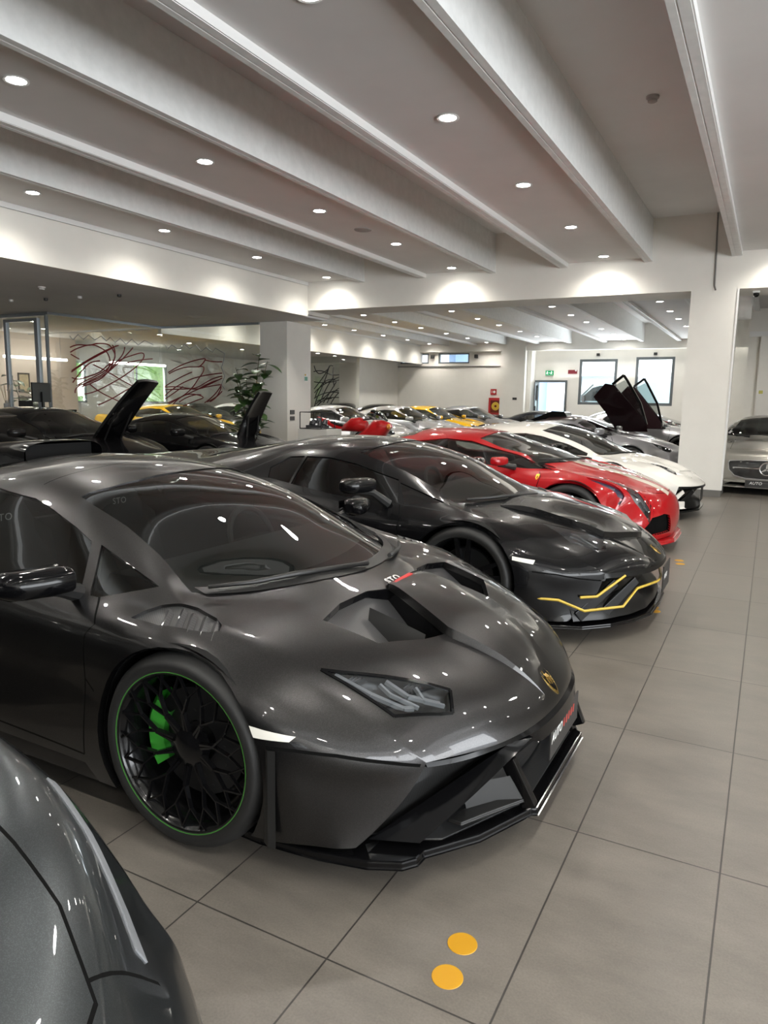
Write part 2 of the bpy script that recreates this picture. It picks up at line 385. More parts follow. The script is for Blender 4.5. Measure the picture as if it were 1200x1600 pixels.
# ---- wheels
def make_wheel(car, c, side, R, rim_r, w, M, spokes='mesh', caliper=None, stripe=None, steer=0., detail=True, lab=None):
    """tyre with its rim, brake disc and caliper; c = hub centre, side = +1 left / -1 right (outer face towards side*y)"""
    seg = 64 if detail else 40; h = w/2; s = side
    prof = [(rim_r, s*(h-.012)), (rim_r+.012, s*(h-.004)), ((R+rim_r)/2, s*h), (R-.02, s*(h-.008)), (R-.004, s*(h-.028))]
    for k in range(3):
        y = h-.045-k*(2*h-.09)/3
        prof += [(R, s*y), (R, s*(y-.03)), (R-.007, s*(y-.031)), (R-.007, s*(y-.037))]
    prof += [(R, s*(-h+.035)), (R-.02, s*(-h+.006)), (rim_r, s*(-h))]
    bm = lathe_y(prof, seg)
    for f in bm.faces: f.smooth = True
    ty = obj('tyre', bm, M['rubber'], car, recalc=True)
    ty.location = c; ty.rotation_euler = (0, 0, steer)
    # rim: barrel with a lip
    fy = s*(h-.014)
    bm = lathe_y([(rim_r-.004, fy), (rim_r+.004, fy+s*.004), (rim_r+.004, fy-s*.004), (rim_r-.006, fy-s*.012), (rim_r-.020, fy-s*.03), (rim_r-.03, fy-s*.09), (rim_r-.04, -s*h*.9)], seg)
    for f in bm.faces: f.smooth = True
    def pol(r, a, y): return (r*math.cos(a), y, r*math.sin(a))
    dish = s*.035; ys = fy-s*.012
    n = {'mesh': 10, 'five': 5, 'ten': 10, 'twin': 5, 'seven': 7}[spokes]
    for i in range(n):
        a = 2*PI*i/n+PI/2
        if spokes == 'mesh':                            # paired Y spokes that cross like a net
            r0, r1, r2, r3 = .062, rim_r*.47, rim_r*.72, rim_r-.006; d = PI/n
            bar(bm, pol(r0, a-.10, ys-dish*.9), pol(r1, a-.02, ys-dish*.5), .008, .006, .018)
            bar(bm, pol(r0, a+.10, ys-dish*.9), pol(r1, a+.02, ys-dish*.5), .008, .006, .018)
            for g in (-1, 1):
                bar(bm, pol(r1, a, ys-dish*.5), pol(r2, a+g*d*.52, ys-dish*.15), .006, .005, .016)
                bar(bm, pol(r2, a+g*d*.52, ys-dish*.15), pol(r3, a+g*d*.50-g*.16, ys), .005, .0045, .012)
                bar(bm, pol(r2, a+g*d*.52, ys-dish*.15), pol(r3, a+g*d*.5+g*.20, ys), .0045, .004, .011)
        elif spokes == 'twin':
            for g in (-1, 1): bar(bm, pol(.06, a+g*.28, ys-dish), pol(rim_r-.004, a+g*.17, ys), .034, .026, .024)
        elif spokes == 'ten': bar(bm, pol(.055, a, ys-dish), pol(rim_r-.004, a+.05, ys), .026, .018, .022)
        elif spokes == 'seven': bar(bm, pol(.055, a, ys-dish), pol(rim_r-.004, a, ys), .04, .03, .024)
        else: bar(bm, pol(.05, a, ys-dish), pol(rim_r-.004, a, ys), .075, .055, .026)
    rm = obj('rim', bm, M['rim'], ty, recalc=True)
    bm = lathe_y([(0, ys-dish*.55), (.03, ys-dish*.55), (.044, ys-dish*.7), (.062, ys-dish*.85), (.066, ys-dish*1.8), (.05, ys-dish*2)], 24)
    obj('wheel_hub', bm, M['rim'], ty, smooth=True)
    yd = s*(h-.115)
    bm = lathe_y([(.07, yd), (.185, yd), (.19, yd-s*.03), (.07, yd-s*.03)], 40)
    if detail:
        for i in range(36):
            a = 2*PI*i/36; r = .10+.07*((i*7) % 5)/4
            bar(bm, pol(r, a, yd+s*.0005), pol(r+.008, a, yd+s*.0005), .008, .008, .001)
    obj('brake_disc', bm, M['disc'], ty)
    if caliper:
        bm = lathe_y([(.135, yd+s*.025), (.195, yd+s*.03), (.215, yd+s*.012), (.215, yd-s*.05), (.135, yd-s*.05)], 10, a0=2.45, a1=3.75, closed=True)
        k = obj('brake_caliper', bm, caliper, ty, smooth=True)
    if stripe:
        bm = lathe_y([(rim_r+.0025, fy+s*.0055), (rim_r+.0058, fy+s*.0055), (rim_r+.0058, fy+s*.001), (rim_r+.0025, fy+s*.001)], seg, closed=True)
        obj('rim_stripe', bm, stripe, ty, smooth=True, label='thin %s stripe around the rim' % (lab or 'coloured'))
    return ty
def wheel_well(car, c, side, R, y0, y1, M):
    bm = lathe_y([(R, y0), (R, y1), (.02, y1)], 28, c=(c[0], 0, c[2]), a0=-.35, a1=PI+.35)
    return obj('wheel_arch_liner', bm, M['liner'], car, smooth=True)

def seat_mesh(x, y, z=.22, w=.5, lean=.42, h=.62):
    bm = bmesh.new()
    rows = []
    prof = [(.50, .02), (.48, .12), (.30, .16), (.05, .12), (-.05, .16), (-.12, .35), (-.17, .55), (-.20, h), (-.23, h+.14), (-.27, h+.17), (-.30, h+.14), (-.30, h), (-.28, .3), (-.20, 0), (.2, -.02)]
    for k in range(9):
        t = k/8*2-1; yy = t*w/2
        edge = abs(t)**4
        r = []
        for i, (px, pz) in enumerate(prof):
            hw = w/2*(1. if pz < h-.02 else .45 if pz > h+.05 else .7)
            r.append((x+px+.06*edge*(1 if 3 <= i <= 8 else 0), y+t*hw, z+pz+.05*edge*(1 if i < 4 else 0)))
        rows.append(r+[r[0]])
    loft(bm, rows)
    bmesh.ops.remove_doubles(bm, verts=bm.verts[:], dist=1e-5)
    bmesh.ops.holes_fill(bm, edges=bm.edges[:], sides=40)
    return bm

def interior(car, M, x_dash, z_belt, x_seat, half, seat_mat=None, drive=1):
    """dash, steering wheel, two seats, dark tub"""
    sm = seat_mat or M['cloth']
    bm = bmesh.new()
    rows = []
    for k in range(13):
        t = k/12*2-1; y = t*half
        rows.append([(x_dash+.42-.15*abs(t)**2, y, z_belt-.015), (x_dash+.1, y, z_belt+.035), (x_dash-.06, y, z_belt+.03), (x_dash-.10, y, z_belt-.06), (x_dash-.02, y, z_belt-.35)])
    loft(bm, rows)
    obj('dashboard', bm, M['cabin'], car, smooth=True)
    bm = bmesh.new(); box(bm, (x_seat-.62, -half-.06, .14), (x_dash+.3, half+.06, .17)); box(bm, (x_seat-.1, -.11, .17), (x_dash, .11, .40)); box(bm, (x_seat-.66, -half-.04, .14), (x_seat-.60, half+.04, z_belt-.02))
    obj('cabin_floor', bm, M['cabin'], car)
    for g in (1, -1):
        obj('seat', seat_mesh(x_seat, g*.36), sm, car, smooth=True)
    bm = lathe_y([(.165+.016*math.cos(a), .016*math.sin(a)) for a in [2*PI*i/8 for i in range(8)]], 32, closed=True)
    for a in (0, PI, -PI/2): bar(bm, (0, 0, 0), (.16*math.cos(a), 0, .16*math.sin(a)), .05, .03, .015)
    bm.transform(Matrix.Translation((x_dash-.2, drive*.36, z_belt-.02)) @ Matrix.Rotation(-.35, 4, 'Y') @ Matrix.Rotation(PI/2, 4, 'Z'))
    obj('steering_wheel', bm, M['cabin'], car, smooth=True)
# ------------------------------------------------------------------ one car from a net and a list of features
class Car:
    def __init__(s, name, label, cat, loc, rz, net, paint, wheels, pu=7, pv=5, sharp=(3,), M=None, group=None):
        """wheels = dict(xf, xr, R, rim, w, y, Rarch, style, ...)"""
        s.e = empty(name, loc, rz, label, cat, group); s.M = M; s.paint = paint; s.W = wheels
        s.sh = Shell(net, pu, pv, sharp); s.b = s.sh.bm(); s.parts = []; s.k = 1; s.extra = [M['gap']]; s.slot = {}
        for xw, R in ((wheels['xf'], wheels['Rarch']), (wheels['xr'], wheels.get('Rarch_r', wheels['Rarch']+.01))):
            poly = [(xw+R*math.cos(a), wheels['R']+wheels.get('lift', 0)+R*math.sin(a)) for a in [2*PI*i/36 for i in range(36)]]
            for keep in (left, right): cut(s.b, poly, 'side', keep, 999)
    def sc(s, pts, ax):
        a, b = AX[ax]; return [(p[a], p[b]) for p in (s.sh.at(*q) for q in pts)]
    def pair(s, name, poly, ax, mat, off=-.006, wall=.02, label=None, sides='both', keep=None, labels=None):
        """the same feature on both flanks; poly in car coordinates for the left-hand (+y) side"""
        out = []
        for g in ((1, -1) if sides == 'both' else (1,) if sides == 'left' else (-1,)):
            P = poly if ax == 'side' else [(x, y*g) for x, y in poly] if ax == 'top' else [(y*g, z) for y, z in poly]
            kp = keep or (upper if ax == 'top' else (left if g > 0 else right) if ax == 'side' else (lambda c, n: True))
            kk = (lambda c, n, kp=kp, g=g: kp(c, n) and c.y*g > -.02)
            v = s.k; s.k += 1
            cut(s.b, P, ax, kk, v); s.parts.append((v, name, mat, off, wall, label)); out.append(v)
        return out
    def mid(s, name, half, ax, mat, off=-.006, wall=.02, label=None, keep=None):
        """a feature astride the centre line; half = outline of its left half from centre to centre"""
        P = list(half)+[((x, -y) if ax == 'top' else (-x, y)) for x, y in half[::-1]]
        v = s.k; s.k += 1
        cut(s.b, P, ax, keep or upper, v); s.parts.append((v, name, mat, off, wall, label))
    def seam(s, line, ax, w=.007, sides='both', mirror_mid=False):
        for g in ((1, -1) if sides == 'both' else (sides,)):
            L = line if ax == 'side' else [(x, y*g) for x, y in line] if ax == 'top' else [(y*g, z) for y, z in line]
            kp = (upper if ax == 'top' else left if g > 0 else right)
            cut(s.b, strip(L, w), ax, kp if mirror_mid else (lambda c, n: kp(c, n) and c.y*g > -.01), -1)
    def tint(s, mat, poly, ax, keep=None, mirror=True):
        """a painted or bare area that stays in the body skin"""
        if mat not in s.extra: s.extra.append(mat)
        v = -1-s.extra.index(mat)
        for g in ((1, -1) if mirror else (1,)):
            P = poly if ax == 'side' else [(x, y*g) for x, y in poly] if ax == 'top' else [(y*g, z) for y, z in poly]
            kp = keep or (upper if ax == 'top' else (left if g > 0 else right) if ax == 'side' else (lambda c, n: True))
            cut(s.b, P, ax, kp, v)
    def done(s, liner=True):
        b, sh, M = s.b, s.sh, s.M; tg = b.faces.layers.int['tag']
        res = []
        for v, name, mat, off, wall, label in s.parts:
            bm = take(b, v)
            if len(bm.faces): res.append(finish(name, bm, sh, mat, s.e, off, wall, label=label))
            else: bm.free(); res.append(None)
        bmesh.ops.delete(b, geom=[f for f in b.faces if f[tg] > 0], context='FACES')
        gap = []
        for f in b.faces:
            if f[tg] < 0: f.material_index = -f[tg]
        if liner:
            L = b.copy()
            for v in L.verts: v.co -= sh.normal(v.co)*.028
            bmesh.ops.reverse_faces(L, faces=L.faces[:])
            for f in L.faces: f.material_index = 0
            obj('cabin_lining', L, M['cabin'], s.e, smooth=True, recalc=False)
        # shut lines sink a little
        s.body = finish('body', b, sh, [s.paint]+s.extra, s.e, 0., .026)
        return res
    def wheels(s, caliper=None, stripe=None, detail=False, steer=0., lab=None):
        W, M = s.W, s.M
        for xw, st, sw in ((W['xf'], steer, 0), (W['xr'], 0, 1)):
            R = W.get('Rr', W['R']) if sw else W['R']; w = W.get('wr', W['w']+.05) if sw else W['w']
            Ra = W['Rarch']+.012
            for g in (1, -1):
                make_wheel(s.e, (xw, g*(W['y']-w/2), R), g, R, W['rim']+(R-W['R']), w, M, W['style'], caliper, stripe, st, detail, lab)
                wheel_well(s.e, (xw, 0, W['R']), g, Ra, g*(W['y']-.02), g*(W['y']-w-.12), M)
    def floor(s, x0, x1, half, z=.13):
        W = s.W; r = W['Rarch']+.02; xs = [(x0, half), (W['xr']-r, half), (W['xr']-r, half-.42), (W['xr']+r, half-.42), (W['xr']+r, half), (W['xf']-r, half), (W['xf']-r, half-.42), (W['xf']+r, half-.42), (W['xf']+r, half-.05), (x1, half*.75)]
        bm = bmesh.new(); prism(bm, xs+[(x, -y) for x, y in xs[::-1]], z-.01, z)
        obj('underbody', bm, s.M['liner'], s.e)
    def mirror(s, c, size, arm, sides=(1, -1), mat=None, tilt=0.):
        """door mirrors: c = centre for the left one"""
        L, Wd, H = size
        for g in sides:
            bm = bmesh.new(); rows = []
            for k in range(9):
                t = k/8*2-1; e = max(0., 1-abs(t)**6)**.5
                r = []
                for a in range(14):
                    q = 2*PI*a/14; ca, sa = math.cos(q), math.sin(q)
                    px = L/2*(abs(ca)**.6)*(1 if ca > 0 else -.55)*(e*.55+.45); pz = H/2*(abs(sa)**.7)*(1 if sa > 0 else -1)*(e*.45+.55)
                    r.append((c[0]+px-abs(t)*.01-t*.03, g*(c[1]+t*Wd/2), c[2]+pz+t*tilt))
                rows.append(r+[r[0]])
            loft(bm, rows); bmesh.ops.remove_doubles(bm, verts=bm.verts[:], dist=1e-5); bmesh.ops.holes_fill(bm, edges=bm.edges[:], sides=20)
            m = obj('door_mirror', bm, mat or s.paint, s.e, smooth=True)
            bm = bmesh.new(); tube(bm, [(c[0]-.02, g*(c[1]-.04), c[2]-H*.35), ((c[0]+arm[0])/2-.01, g*(c[1]*.4+arm[1]*.6), c[2]-H*.55), (arm[0], g*(arm[1]-.02), arm[2]-.01)], [.030, .026, .034], 8)
            obj('mirror_arm', bm, s.M['black'], m, smooth=True)
            bm = bmesh.new(); rows = [[(c[0]-L*.30, g*(c[1]+t*Wd*.42), c[2]+u*H*.36) for t in (-1, -.5, 0, .5, 1)] for u in (-1, 1)]
            loft(bm, rows); obj('mirror_glass', bm, s.M['chrome'], m)
    def wipers(s, lines):
        for pts in lines:
            bm = bmesh.new(); tube(bm, pts, [.010, .011, .009, .007, .006][:len(pts)] if len(pts) <= 5 else .008, 6)
            obj('wiper', bm, s.M['black'], s.e)
    def on(s, x, y, off=0.):
        """point of the skin above (x, y), lifted by off"""
        p, n, i, d = s.sh.bvh.ray_cast(Vector((x, y, 3)), Vector((0, 0, -1)))
        if p is None: p, n, i, d = s.sh.bvh.find_nearest(Vector((x, y, .6)))
        return p+s.sh.normal(p)*off
def skin_patch(c, xs, yf, off, ny=9):
    rows = []
    for x in xs:
        w = yf(x); rows.append([c.on(x, w*(k/(ny-1)*2-1), off(x, k/(ny-1)*2-1)) for k in range(ny)])
    return rows
# ------------------------------------------------------------------ the showroom
def bx(name, lo, hi, m, parent=None, bevel=0.):
    bm = bmesh.new(); box(bm, lo, hi); return obj(name, bm, m, parent, bevel=bevel)
def S(name, lo, hi, m, parent=None): return structure(bx(name, lo, hi, m, parent))
WALL = noisy('white_plaster', (.76, .74, .69), (.79, .77, .72), 2.5, (.7, .8), 3, .05)
CEIL = noisy('ceiling_paint', (.70, .69, .68), (.74, .73, .72), 1.2, (.75, .85), 3)
CONC = noisy('painted_concrete', (.75, .76, .75), (.82, .83, .82), 9., (.65, .8), 6, .25)
GREYTRIM = mat('grey_trim', (.13, .125, .115), .5); WHITEMETAL = mat('white_metal', (.78, .78, .77), .4); FRAME = mat('grey_frame', (.16, .18, .19), .4, .5); DARK = mat('dark_plastic', (.02, .02, .02), .5)
PANE = glass('window_pane', (.93, .96, .96)); OFFGLASS = glass('office_glass', (.93, .95, .93))
# floor: 45 x 90 cm stoneware with dark joints
def tile_mat():
    m = mat('stoneware_tiles', (.2, .2, .2), .4); nt = m.node_tree; b = nt.nodes['Principled BSDF']; N = nt.nodes.new; L = nt.links.new
    tc = N('ShaderNodeTexCoord'); mp = N('ShaderNodeMapping'); mp.inputs['Location'].default_value = (.463, -2.336, 0); L(tc.outputs['Object'], mp.inputs[0])
    br = N('ShaderNodeTexBrick'); br.offset = 0.; br.squash = 1.; br.inputs['Scale'].default_value = 1.; br.inputs['Brick Width'].default_value = .4468; br.inputs['Row Height'].default_value = .9008
    br.inputs['Mortar Size'].default_value = .0028; br.inputs['Mortar Smooth'].default_value = .1; br.inputs['Bias'].default_value = 0.
    br.inputs['Color1'].default_value = (.132, .118, .101, 1); br.inputs['Color2'].default_value = (.145, .130, .112, 1); br.inputs['Mortar'].default_value = (.030, .027, .024, 1); L(mp.outputs[0], br.inputs['Vector'])
    n1 = N('ShaderNodeTexNoise'); n1.inputs['Scale'].default_value = 2.6; n1.inputs['Detail'].default_value = 9; n1.inputs['Roughness'].default_value = .68; mp1 = N('ShaderNodeMapping'); mp1.inputs['Scale'].default_value = (1., 2.3, 1.); L(tc.outputs['Object'], mp1.inputs[0]); L(mp1.outputs[0], n1.inputs['Vector'])
    n2 = N('ShaderNodeTexNoise'); n2.inputs['Scale'].default_value = 160; n2.inputs['Detail'].default_value = 3; L(tc.outputs['Object'], n2.inputs['Vector'])
    r = N('ShaderNodeMapRange'); r.inputs['From Min'].default_value = .3; r.inputs['From Max'].default_value = .72; r.inputs['To Min'].default_value = .74; r.inputs['To Max'].default_value = 1.17; L(n1.outputs['Fac'], r.inputs['Value'])
    r2 = N('ShaderNodeMapRange'); r2.inputs['From Min'].default_value = .3; r2.inputs['From Max'].default_value = .7; r2.inputs['To Min'].default_value = .9; r2.inputs['To Max'].default_value = 1.1; L(n2.outputs['Fac'], r2.inputs['Value'])
    mu = N('ShaderNodeMath'); mu.operation = 'MULTIPLY'; L(r.outputs[0], mu.inputs[0]); L(r2.outputs[0], mu.inputs[1])
    mx = N('ShaderNodeVectorMath'); mx.operation = 'SCALE'; L(br.outputs['Color'], mx.inputs[0]); L(mu.outputs[0], mx.inputs['Scale']); L(mx.outputs[0], b.inputs['Base Color'])
    rr = N('ShaderNodeMapRange'); rr.inputs['To Min'].default_value = .30; rr.inputs['To Max'].default_value = .48; L(n1.outputs['Fac'], rr.inputs['Value']); L(rr.outputs[0], b.inputs['Roughness'])
    bp = N('ShaderNodeBump'); bp.inputs['Strength'].default_value = .5; bp.inputs['Distance'].default_value = .0015; bp.invert = True; L(br.outputs['Fac'], bp.inputs['Height']); L(bp.outputs['Normal'], b.inputs['Normal'])
    return m
S('floor', (-20.5, -7, -.1), (7.4, 31, 0), tile_mat())
# ceiling of the near hall and the far hall: low panels between deep bays
ZP, ZW, ZR, HB = 3.775, 3.705, 4.37, 3.22
def bay_ceiling(n, y0, y1, webs, x0, x1):
    """webs = [(rail_x, beam_x)]: a lit panel hangs between rail_x and beam_x, open bays lie between"""
    S('ceiling' if n == 0 else 'ceiling_far', (x0, y0, ZR), (x1, y1, ZR+.12), CEIL)
    for a, b in webs:
        S('ceiling_panel', (a+.012, y0, ZP), (b-.16, y1, ZP+.05), CEIL)
        for name, xa, xb, top in (('ceiling_beam', b-.12, b, ZR), ('ceiling_beam', a-.13, a, ZR)):
            bm = bmesh.new(); t = .035                     # webs taper upwards and carry a routed line along the soffit
            prism(bm, [(xa, ZW), (xa+.05, ZW), (xa+.053, ZW+.006), (xa+.06, ZW+.006), (xa+.063, ZW), (xb, ZW), (xb-(t if xb == b else 0), top), (xa+(t if xb != b else 0), top)], y0, y1, 1)
            structure(obj(name, bm, CONC))
        S('ceiling_edge', (a, y0, ZW+.004), (a+.012, y1, ZP+.05), WHITEMETAL)
        S('ceiling_shadow_gap', (b-.16, y0, ZP+.045), (b-.12, y1, ZP+.05), GREYTRIM)
N_W = [(-8.5, -7.175), (-5.88, -4.51), (-3.24, -1.88), (-.60, .76), (2.03, 3.38), (4.66, 6.0)]
bay_ceiling(0, -7, 12.6, N_W, -8.5, 7.4)
F_W = [(-13.4, -12.05), (-10.85, -9.55), (-8.25, -6.97), (-5.64, -4.32), (-3.06, -1.75), (-.45, .85), (2.1, 3.4), (4.7, 6.)]
bay_ceiling(1, 13.45, 28.6, F_W, -13.4, 7.4)
# header between the halls, drop on the left, low soffits
S('wall_header', (-8.5, 12.6, HB), (7.4, 13.45, ZR+.12), WALL)
S('wall_left_header', (-8.62, -7, 3.11), (-8.5, 12.6, ZR+.12), WALL)
S('ceiling_left', (-20.5, -7, 3.11), (-8.62, 13.45, 3.23), CEIL)
S('wall_left_header_end', (-10.3, 12.61, 3.15), (-8.51, 13.44, ZR), WALL)
S('wall_far_left_header', (-13.5, 13.45, 2.98), (-13.4, 28.6, ZR+.12), WALL)
S('ceiling_far_left', (-20.5, 13.45, 3.08), (-13.5, 28.6, 3.2), CEIL)
S('wall_header_far', (-20.5, 28.35, 3.46), (7.4, 28.6, ZR+.12), WALL)
# columns
def column(lo, hi):
    o = S('column', lo, hi, WALL)
    x0, y0, _ = lo; x1, y1, _ = hi; e = .008
    for k, (a, b) in enumerate((((x0-e, y0-e, 0), (x1+e, y0, .11)), ((x0-e, y1, 0), (x1+e, y1+e, .11)), ((x0-e, y0, 0), (x0, y1, .11)), ((x1, y0, 0), (x1+e, y1, .11)))): S('trim_%d' % (k+1), a, b, GREYTRIM, o)
    return o
column((-1.27, 12.60, 0), (-.612, 13.45, HB)); column((-10.2, 13.22, 0), (-9.47, 14.15, 3.11)); 
S('column_corner_bead', (-.612, 12.59, .11), (-.585, 12.62, HB), WHITEMETAL)
# outer walls
def wall_y(name, x0, x1, y0, y1, z1, holes, m=WALL):
    """wall along x with rectangular openings (xa, xb, za, zb)"""
    bm = bmesh.new(); xs = sorted({x0, x1, *[h[0] for h in holes], *[h[1] for h in holes]}); zs = sorted({0, z1, *[h[2] for h in holes], *[h[3] for h in holes]})
    for a, b in zip(xs, xs[1:]):
        for c_, d in zip(zs, zs[1:]):
            if not any(h[0] <= (a+b)/2 <= h[1] and h[2] <= (c_+d)/2 <= h[3] for h in holes): box(bm, (a, y0, c_), (b, y1, d))
    bmesh.ops.remove_doubles(bm, verts=bm.verts[:], dist=1e-4)
    return structure(obj(name, bm, m))
wall_y('wall_back_left', -20.5, -8.6, 28.6, 28.85, ZR, [(-14.45, -13.1, 3.0, 3.43), (-12.65, -11.25, 3.0, 3.43)])
S('wall_pier', (-9.75, 28.25, 0), (-8.75, 28.6, ZR), WALL)
wall_y('wall_back', -8.6, -.4, 29.1, 29.35, ZR, [(-8.54, -7.25, 0, 2.33), (-6.80, -5.36, 1.39, 3.14), (-4.68, -3.30, 1.39, 3.20)])
S('wall_back_return', (-8.74, 28.52, 0), (-8.57, 29.36, ZR), WALL)
S('wall_right_return', (-.62, 20.0, 0), (-.4, 29.35, ZR), WALL)
S('wall_right_back', (-.4, 20.0, 0), (7.4, 20.2, ZR), WALL)
S('wall_right_pilaster', (-.36, 19.8, 0), (.1, 20.0, 3.1), WALL); S('trim_9', (-.62, 19.93, 3.1), (7.4, 20., 3.22), WHITEMETAL)
bm = bmesh.new()
ys_ = [-7, 16.35, 17.0, 19.2, 20.7, 28.85]
for a, b, hole in zip(ys_, ys_[1:], (0, 1, 0, 1, 0)):
    if hole: box(bm, (-20.6, a, 0), (-20.5, b, 1.2)); box(bm, (-20.6, a, 2.57), (-20.5, b, ZR))
    else: box(bm, (-20.6, a, 0), (-20.5, b, ZR))
structure(obj('wall_left', bm, WALL))
HEDGE = noisy('hedge_green', (.05, .16, .03), (.30, .50, .14), 14., (.7, .8), 8., .6)
bm = bmesh.new(); rnd = random.Random(2); rows = []
for i in range(31):
    rows.append([(-22.2+.25*rnd.random(), 14+10*i/30, .0+3.4*k/9) for k in range(10)])
loft(bm, rows); hd = tag(obj('hedge', bm, HEDGE, smooth=True), 'bright green hedge outside the office windows', 'hedge'); hd['kind'] = 'stuff'
S('wall_near', (-20.5, -7.1, 0), (7.4, -7, ZR+.1), WALL)
bm = bmesh.new()                                          # right-hand shop front: piers and a lintel round tall panes
for a, b in ((-7, -6.8), (5., 31)): box(bm, (7.4, a, 0), (7.6, b, ZR))
for y in (-3.9, -1., 1.9): box(bm, (7.4, y, 0), (7.6, y+.15, 3.6))
box(bm, (7.4, -6.8, 3.6), (7.6, 5., ZR)); box(bm, (7.4, -6.8, 0), (7.6, 5., .15)); structure(obj('wall_right', bm, WALL))
S('trim_10', (-14.9, 28.55, 2.86), (-9.75, 28.6, 2.89), GREYTRIM)
# windows and door at the back
def window(n, x0, x1, z0, z1, y, fw, label=None):
    bm = bmesh.new()
    for lo, hi in (((x0, y-.05, z0), (x1, y+.05, z0+fw)), ((x0, y-.05, z1-fw), (x1, y+.05, z1)), ((x0, y-.05, z0+fw), (x0+fw, y+.05, z1-fw)), ((x1-fw, y-.05, z0+fw), (x1, y+.05, z1-fw))): box(bm, lo, hi)
    f = structure(obj('window_%d' % n, bm, FRAME)); structure(bx('window_glass', (x0+fw, y-.004, z0+fw), (x1-fw, y+.004, z1-fw), PANE, f)); return f
window(1, -14.45, -13.1, 3.0, 3.43, 28.66, .06); window(2, -12.65, -11.25, 3.0, 3.43, 28.66, .06)
window(3, -6.80, -5.36, 1.39, 3.14, 29.15, .10); window(4, -4.68, -3.30, 1.39, 3.20, 29.15, .10)
bm = bmesh.new()
for lo, hi in (((-8.55, 29.05, 0), (-8.45, 29.35, 2.33)), ((-7.33, 29.05, 0), (-7.25, 29.35, 2.33)), ((-8.45, 29.05, 2.25), (-7.33, 29.35, 2.33))): box(bm, lo, hi)
dr = structure(obj('door_1', bm, FRAME)); bm = bmesh.new()
for lo, hi in (((-8.44, 28.6, .02), (-8.40, 29.1, .12)), ((-8.44, 28.6, 2.15), (-8.40, 29.1, 2.24)), ((-8.44, 28.6, .12), (-8.40, 28.68, 2.15)), ((-8.44, 29.02, .12), (-8.40, 29.1, 2.15))): box(bm, lo, hi)
lf = structure(obj('door_leaf', bm, FRAME, dr)); structure(bx('door_glass', (-8.424, 28.68, .12), (-8.416, 29.02, 2.15), PANE, dr)); structure(bx('door_handle', (-8.40, 28.63, 1.0), (-8.36, 28.66, 1.3), DARK, dr))
# outside: a bright yard, pale walls opposite
S('ground_outside', (-30, 29.4, -.12), (12, 60, -.02), noisy('yard_concrete', (.45, .47, .48), (.55, .57, .58), 2.))
YW = mat('yard_wall', (.86, .88, .90), .8)
S('wall_outside', (-14, 44, 0), (12, 44.3, 6.5), YW); S('wall_outside_side', (-12.5, 29.4, 0), (-12.2, 44, 4.2), mat('blue_yard_wall', (.38, .55, .85), .8))
for k, z in enumerate((3.0, 4.4, 5.4)): S('trim_outside', (-14, 43.7, z), (12, 44, z+.18), mat('yard_rail', (.35, .38, .40), .6))
# ceiling things: downlights
LED = emission('led_lens', (1., .97, .90), DISC_E); RING = mat('white_ring', (.75, .75, .74), .35)
spot = bpy.data.lights.new('downlight', 'SPOT'); spot.energy = SPOT_W; spot.spot_size = math.radians(150); spot.spot_blend = .9; spot.shadow_soft_size = .06; spot.color = (1., .955, .87)
def proto_light():
    t = empty('ceiling_downlight', (0, 0, 0), 0, 'recessed downlight', 'ceiling light')
    bm = bmesh.new(); P = [(.068, .004), (.092, -.003), (.095, -.008), (.090, -.011), (.072, -.008), (.068, .004)]
    n = 28; R = [[bm.verts.new((r*math.cos(2*PI*i/n), r*math.sin(2*PI*i/n), z)) for r, z in P[:-1]] for i in range(n)]
    for i in range(n):
        for k in range(len(P)-1): bm.faces.new((R[i][k], R[(i+1) % n][k], R[(i+1) % n][(k+1) % 5], R[i][(k+1) % 5]))
    obj('trim_ring', bm, RING, t, smooth=True)
    bm = bmesh.new(); bm.faces.new([bm.verts.new((.07*math.cos(-2*PI*i/n), .07*math.sin(-2*PI*i/n), -.0045)) for i in range(n)]); obj('lens', bm, LED, t, recalc=False)
    return t
def dup(t, loc, label=None, group=None, rz=None):
    r = t.copy(); COL.objects.link(r); r.location = loc
    if rz is not None: r.rotation_euler = (0, 0, rz)
    if label: r['label'] = label
    if group: r['group'] = group
    for ch in t.children:
        k = ch.copy(); COL.objects.link(k); k.parent = r
        for g in ch.children:
            d = g.copy(); COL.objects.link(d); d.parent = k
    return r
PL = proto_light(); _used = [False]
spot2 = spot.copy(); spot2.energy = 105.
def downlight(x, y, z, label, group, lamp=True):
    if not _used[0]: t = PL; t.location = (x, y, z); t['label'] = label; t['group'] = group; _used[0] = True
    else: t = dup(PL, (x, y, z), label, group)
    if lamp:
        s = bpy.data.objects.new('downlight_lamp', spot2 if 'office' in group else spot); COL.objects.link(s); s.location = (x, y, z-.03); s.parent = None
    return t
NY = [3.82-4.12, 3.82-2.06, 3.82, 5.87, 7.95, 10.05, 12.20]
ORD = ['hidden', 'second nearest', 'third', 'fourth', 'fifth', 'sixth', 'last']
for x, nm in ((-7.80, 'leftmost near panel'), (-5.19, 'second near panel from left'), (-2.57, 'third near panel from left'), (.06, 'fourth near panel from left'), (2.68, 'fifth near panel from left'), (5.3, 'sixth near panel from left')):
    for k, y in enumerate(NY):
        from_header = len(NY)-1-k
        lb = 'lit ceiling downlight, %s, %s' % (nm, 'beside the header' if from_header == 0 else ('number %d from the header' % (from_header+1)))
        downlight(x, y, ZP, lb, 'downlights of the near hall ceiling')
for x in (-5.19, -2.57, .06, 2.68, 5.3):
    for y in (-2.36, -4.42, -6.4):
        downlight(x, y, ZP, 'lit ceiling downlight behind the photographer, seen only mirrored in the cars', 'downlights of the near hall ceiling')
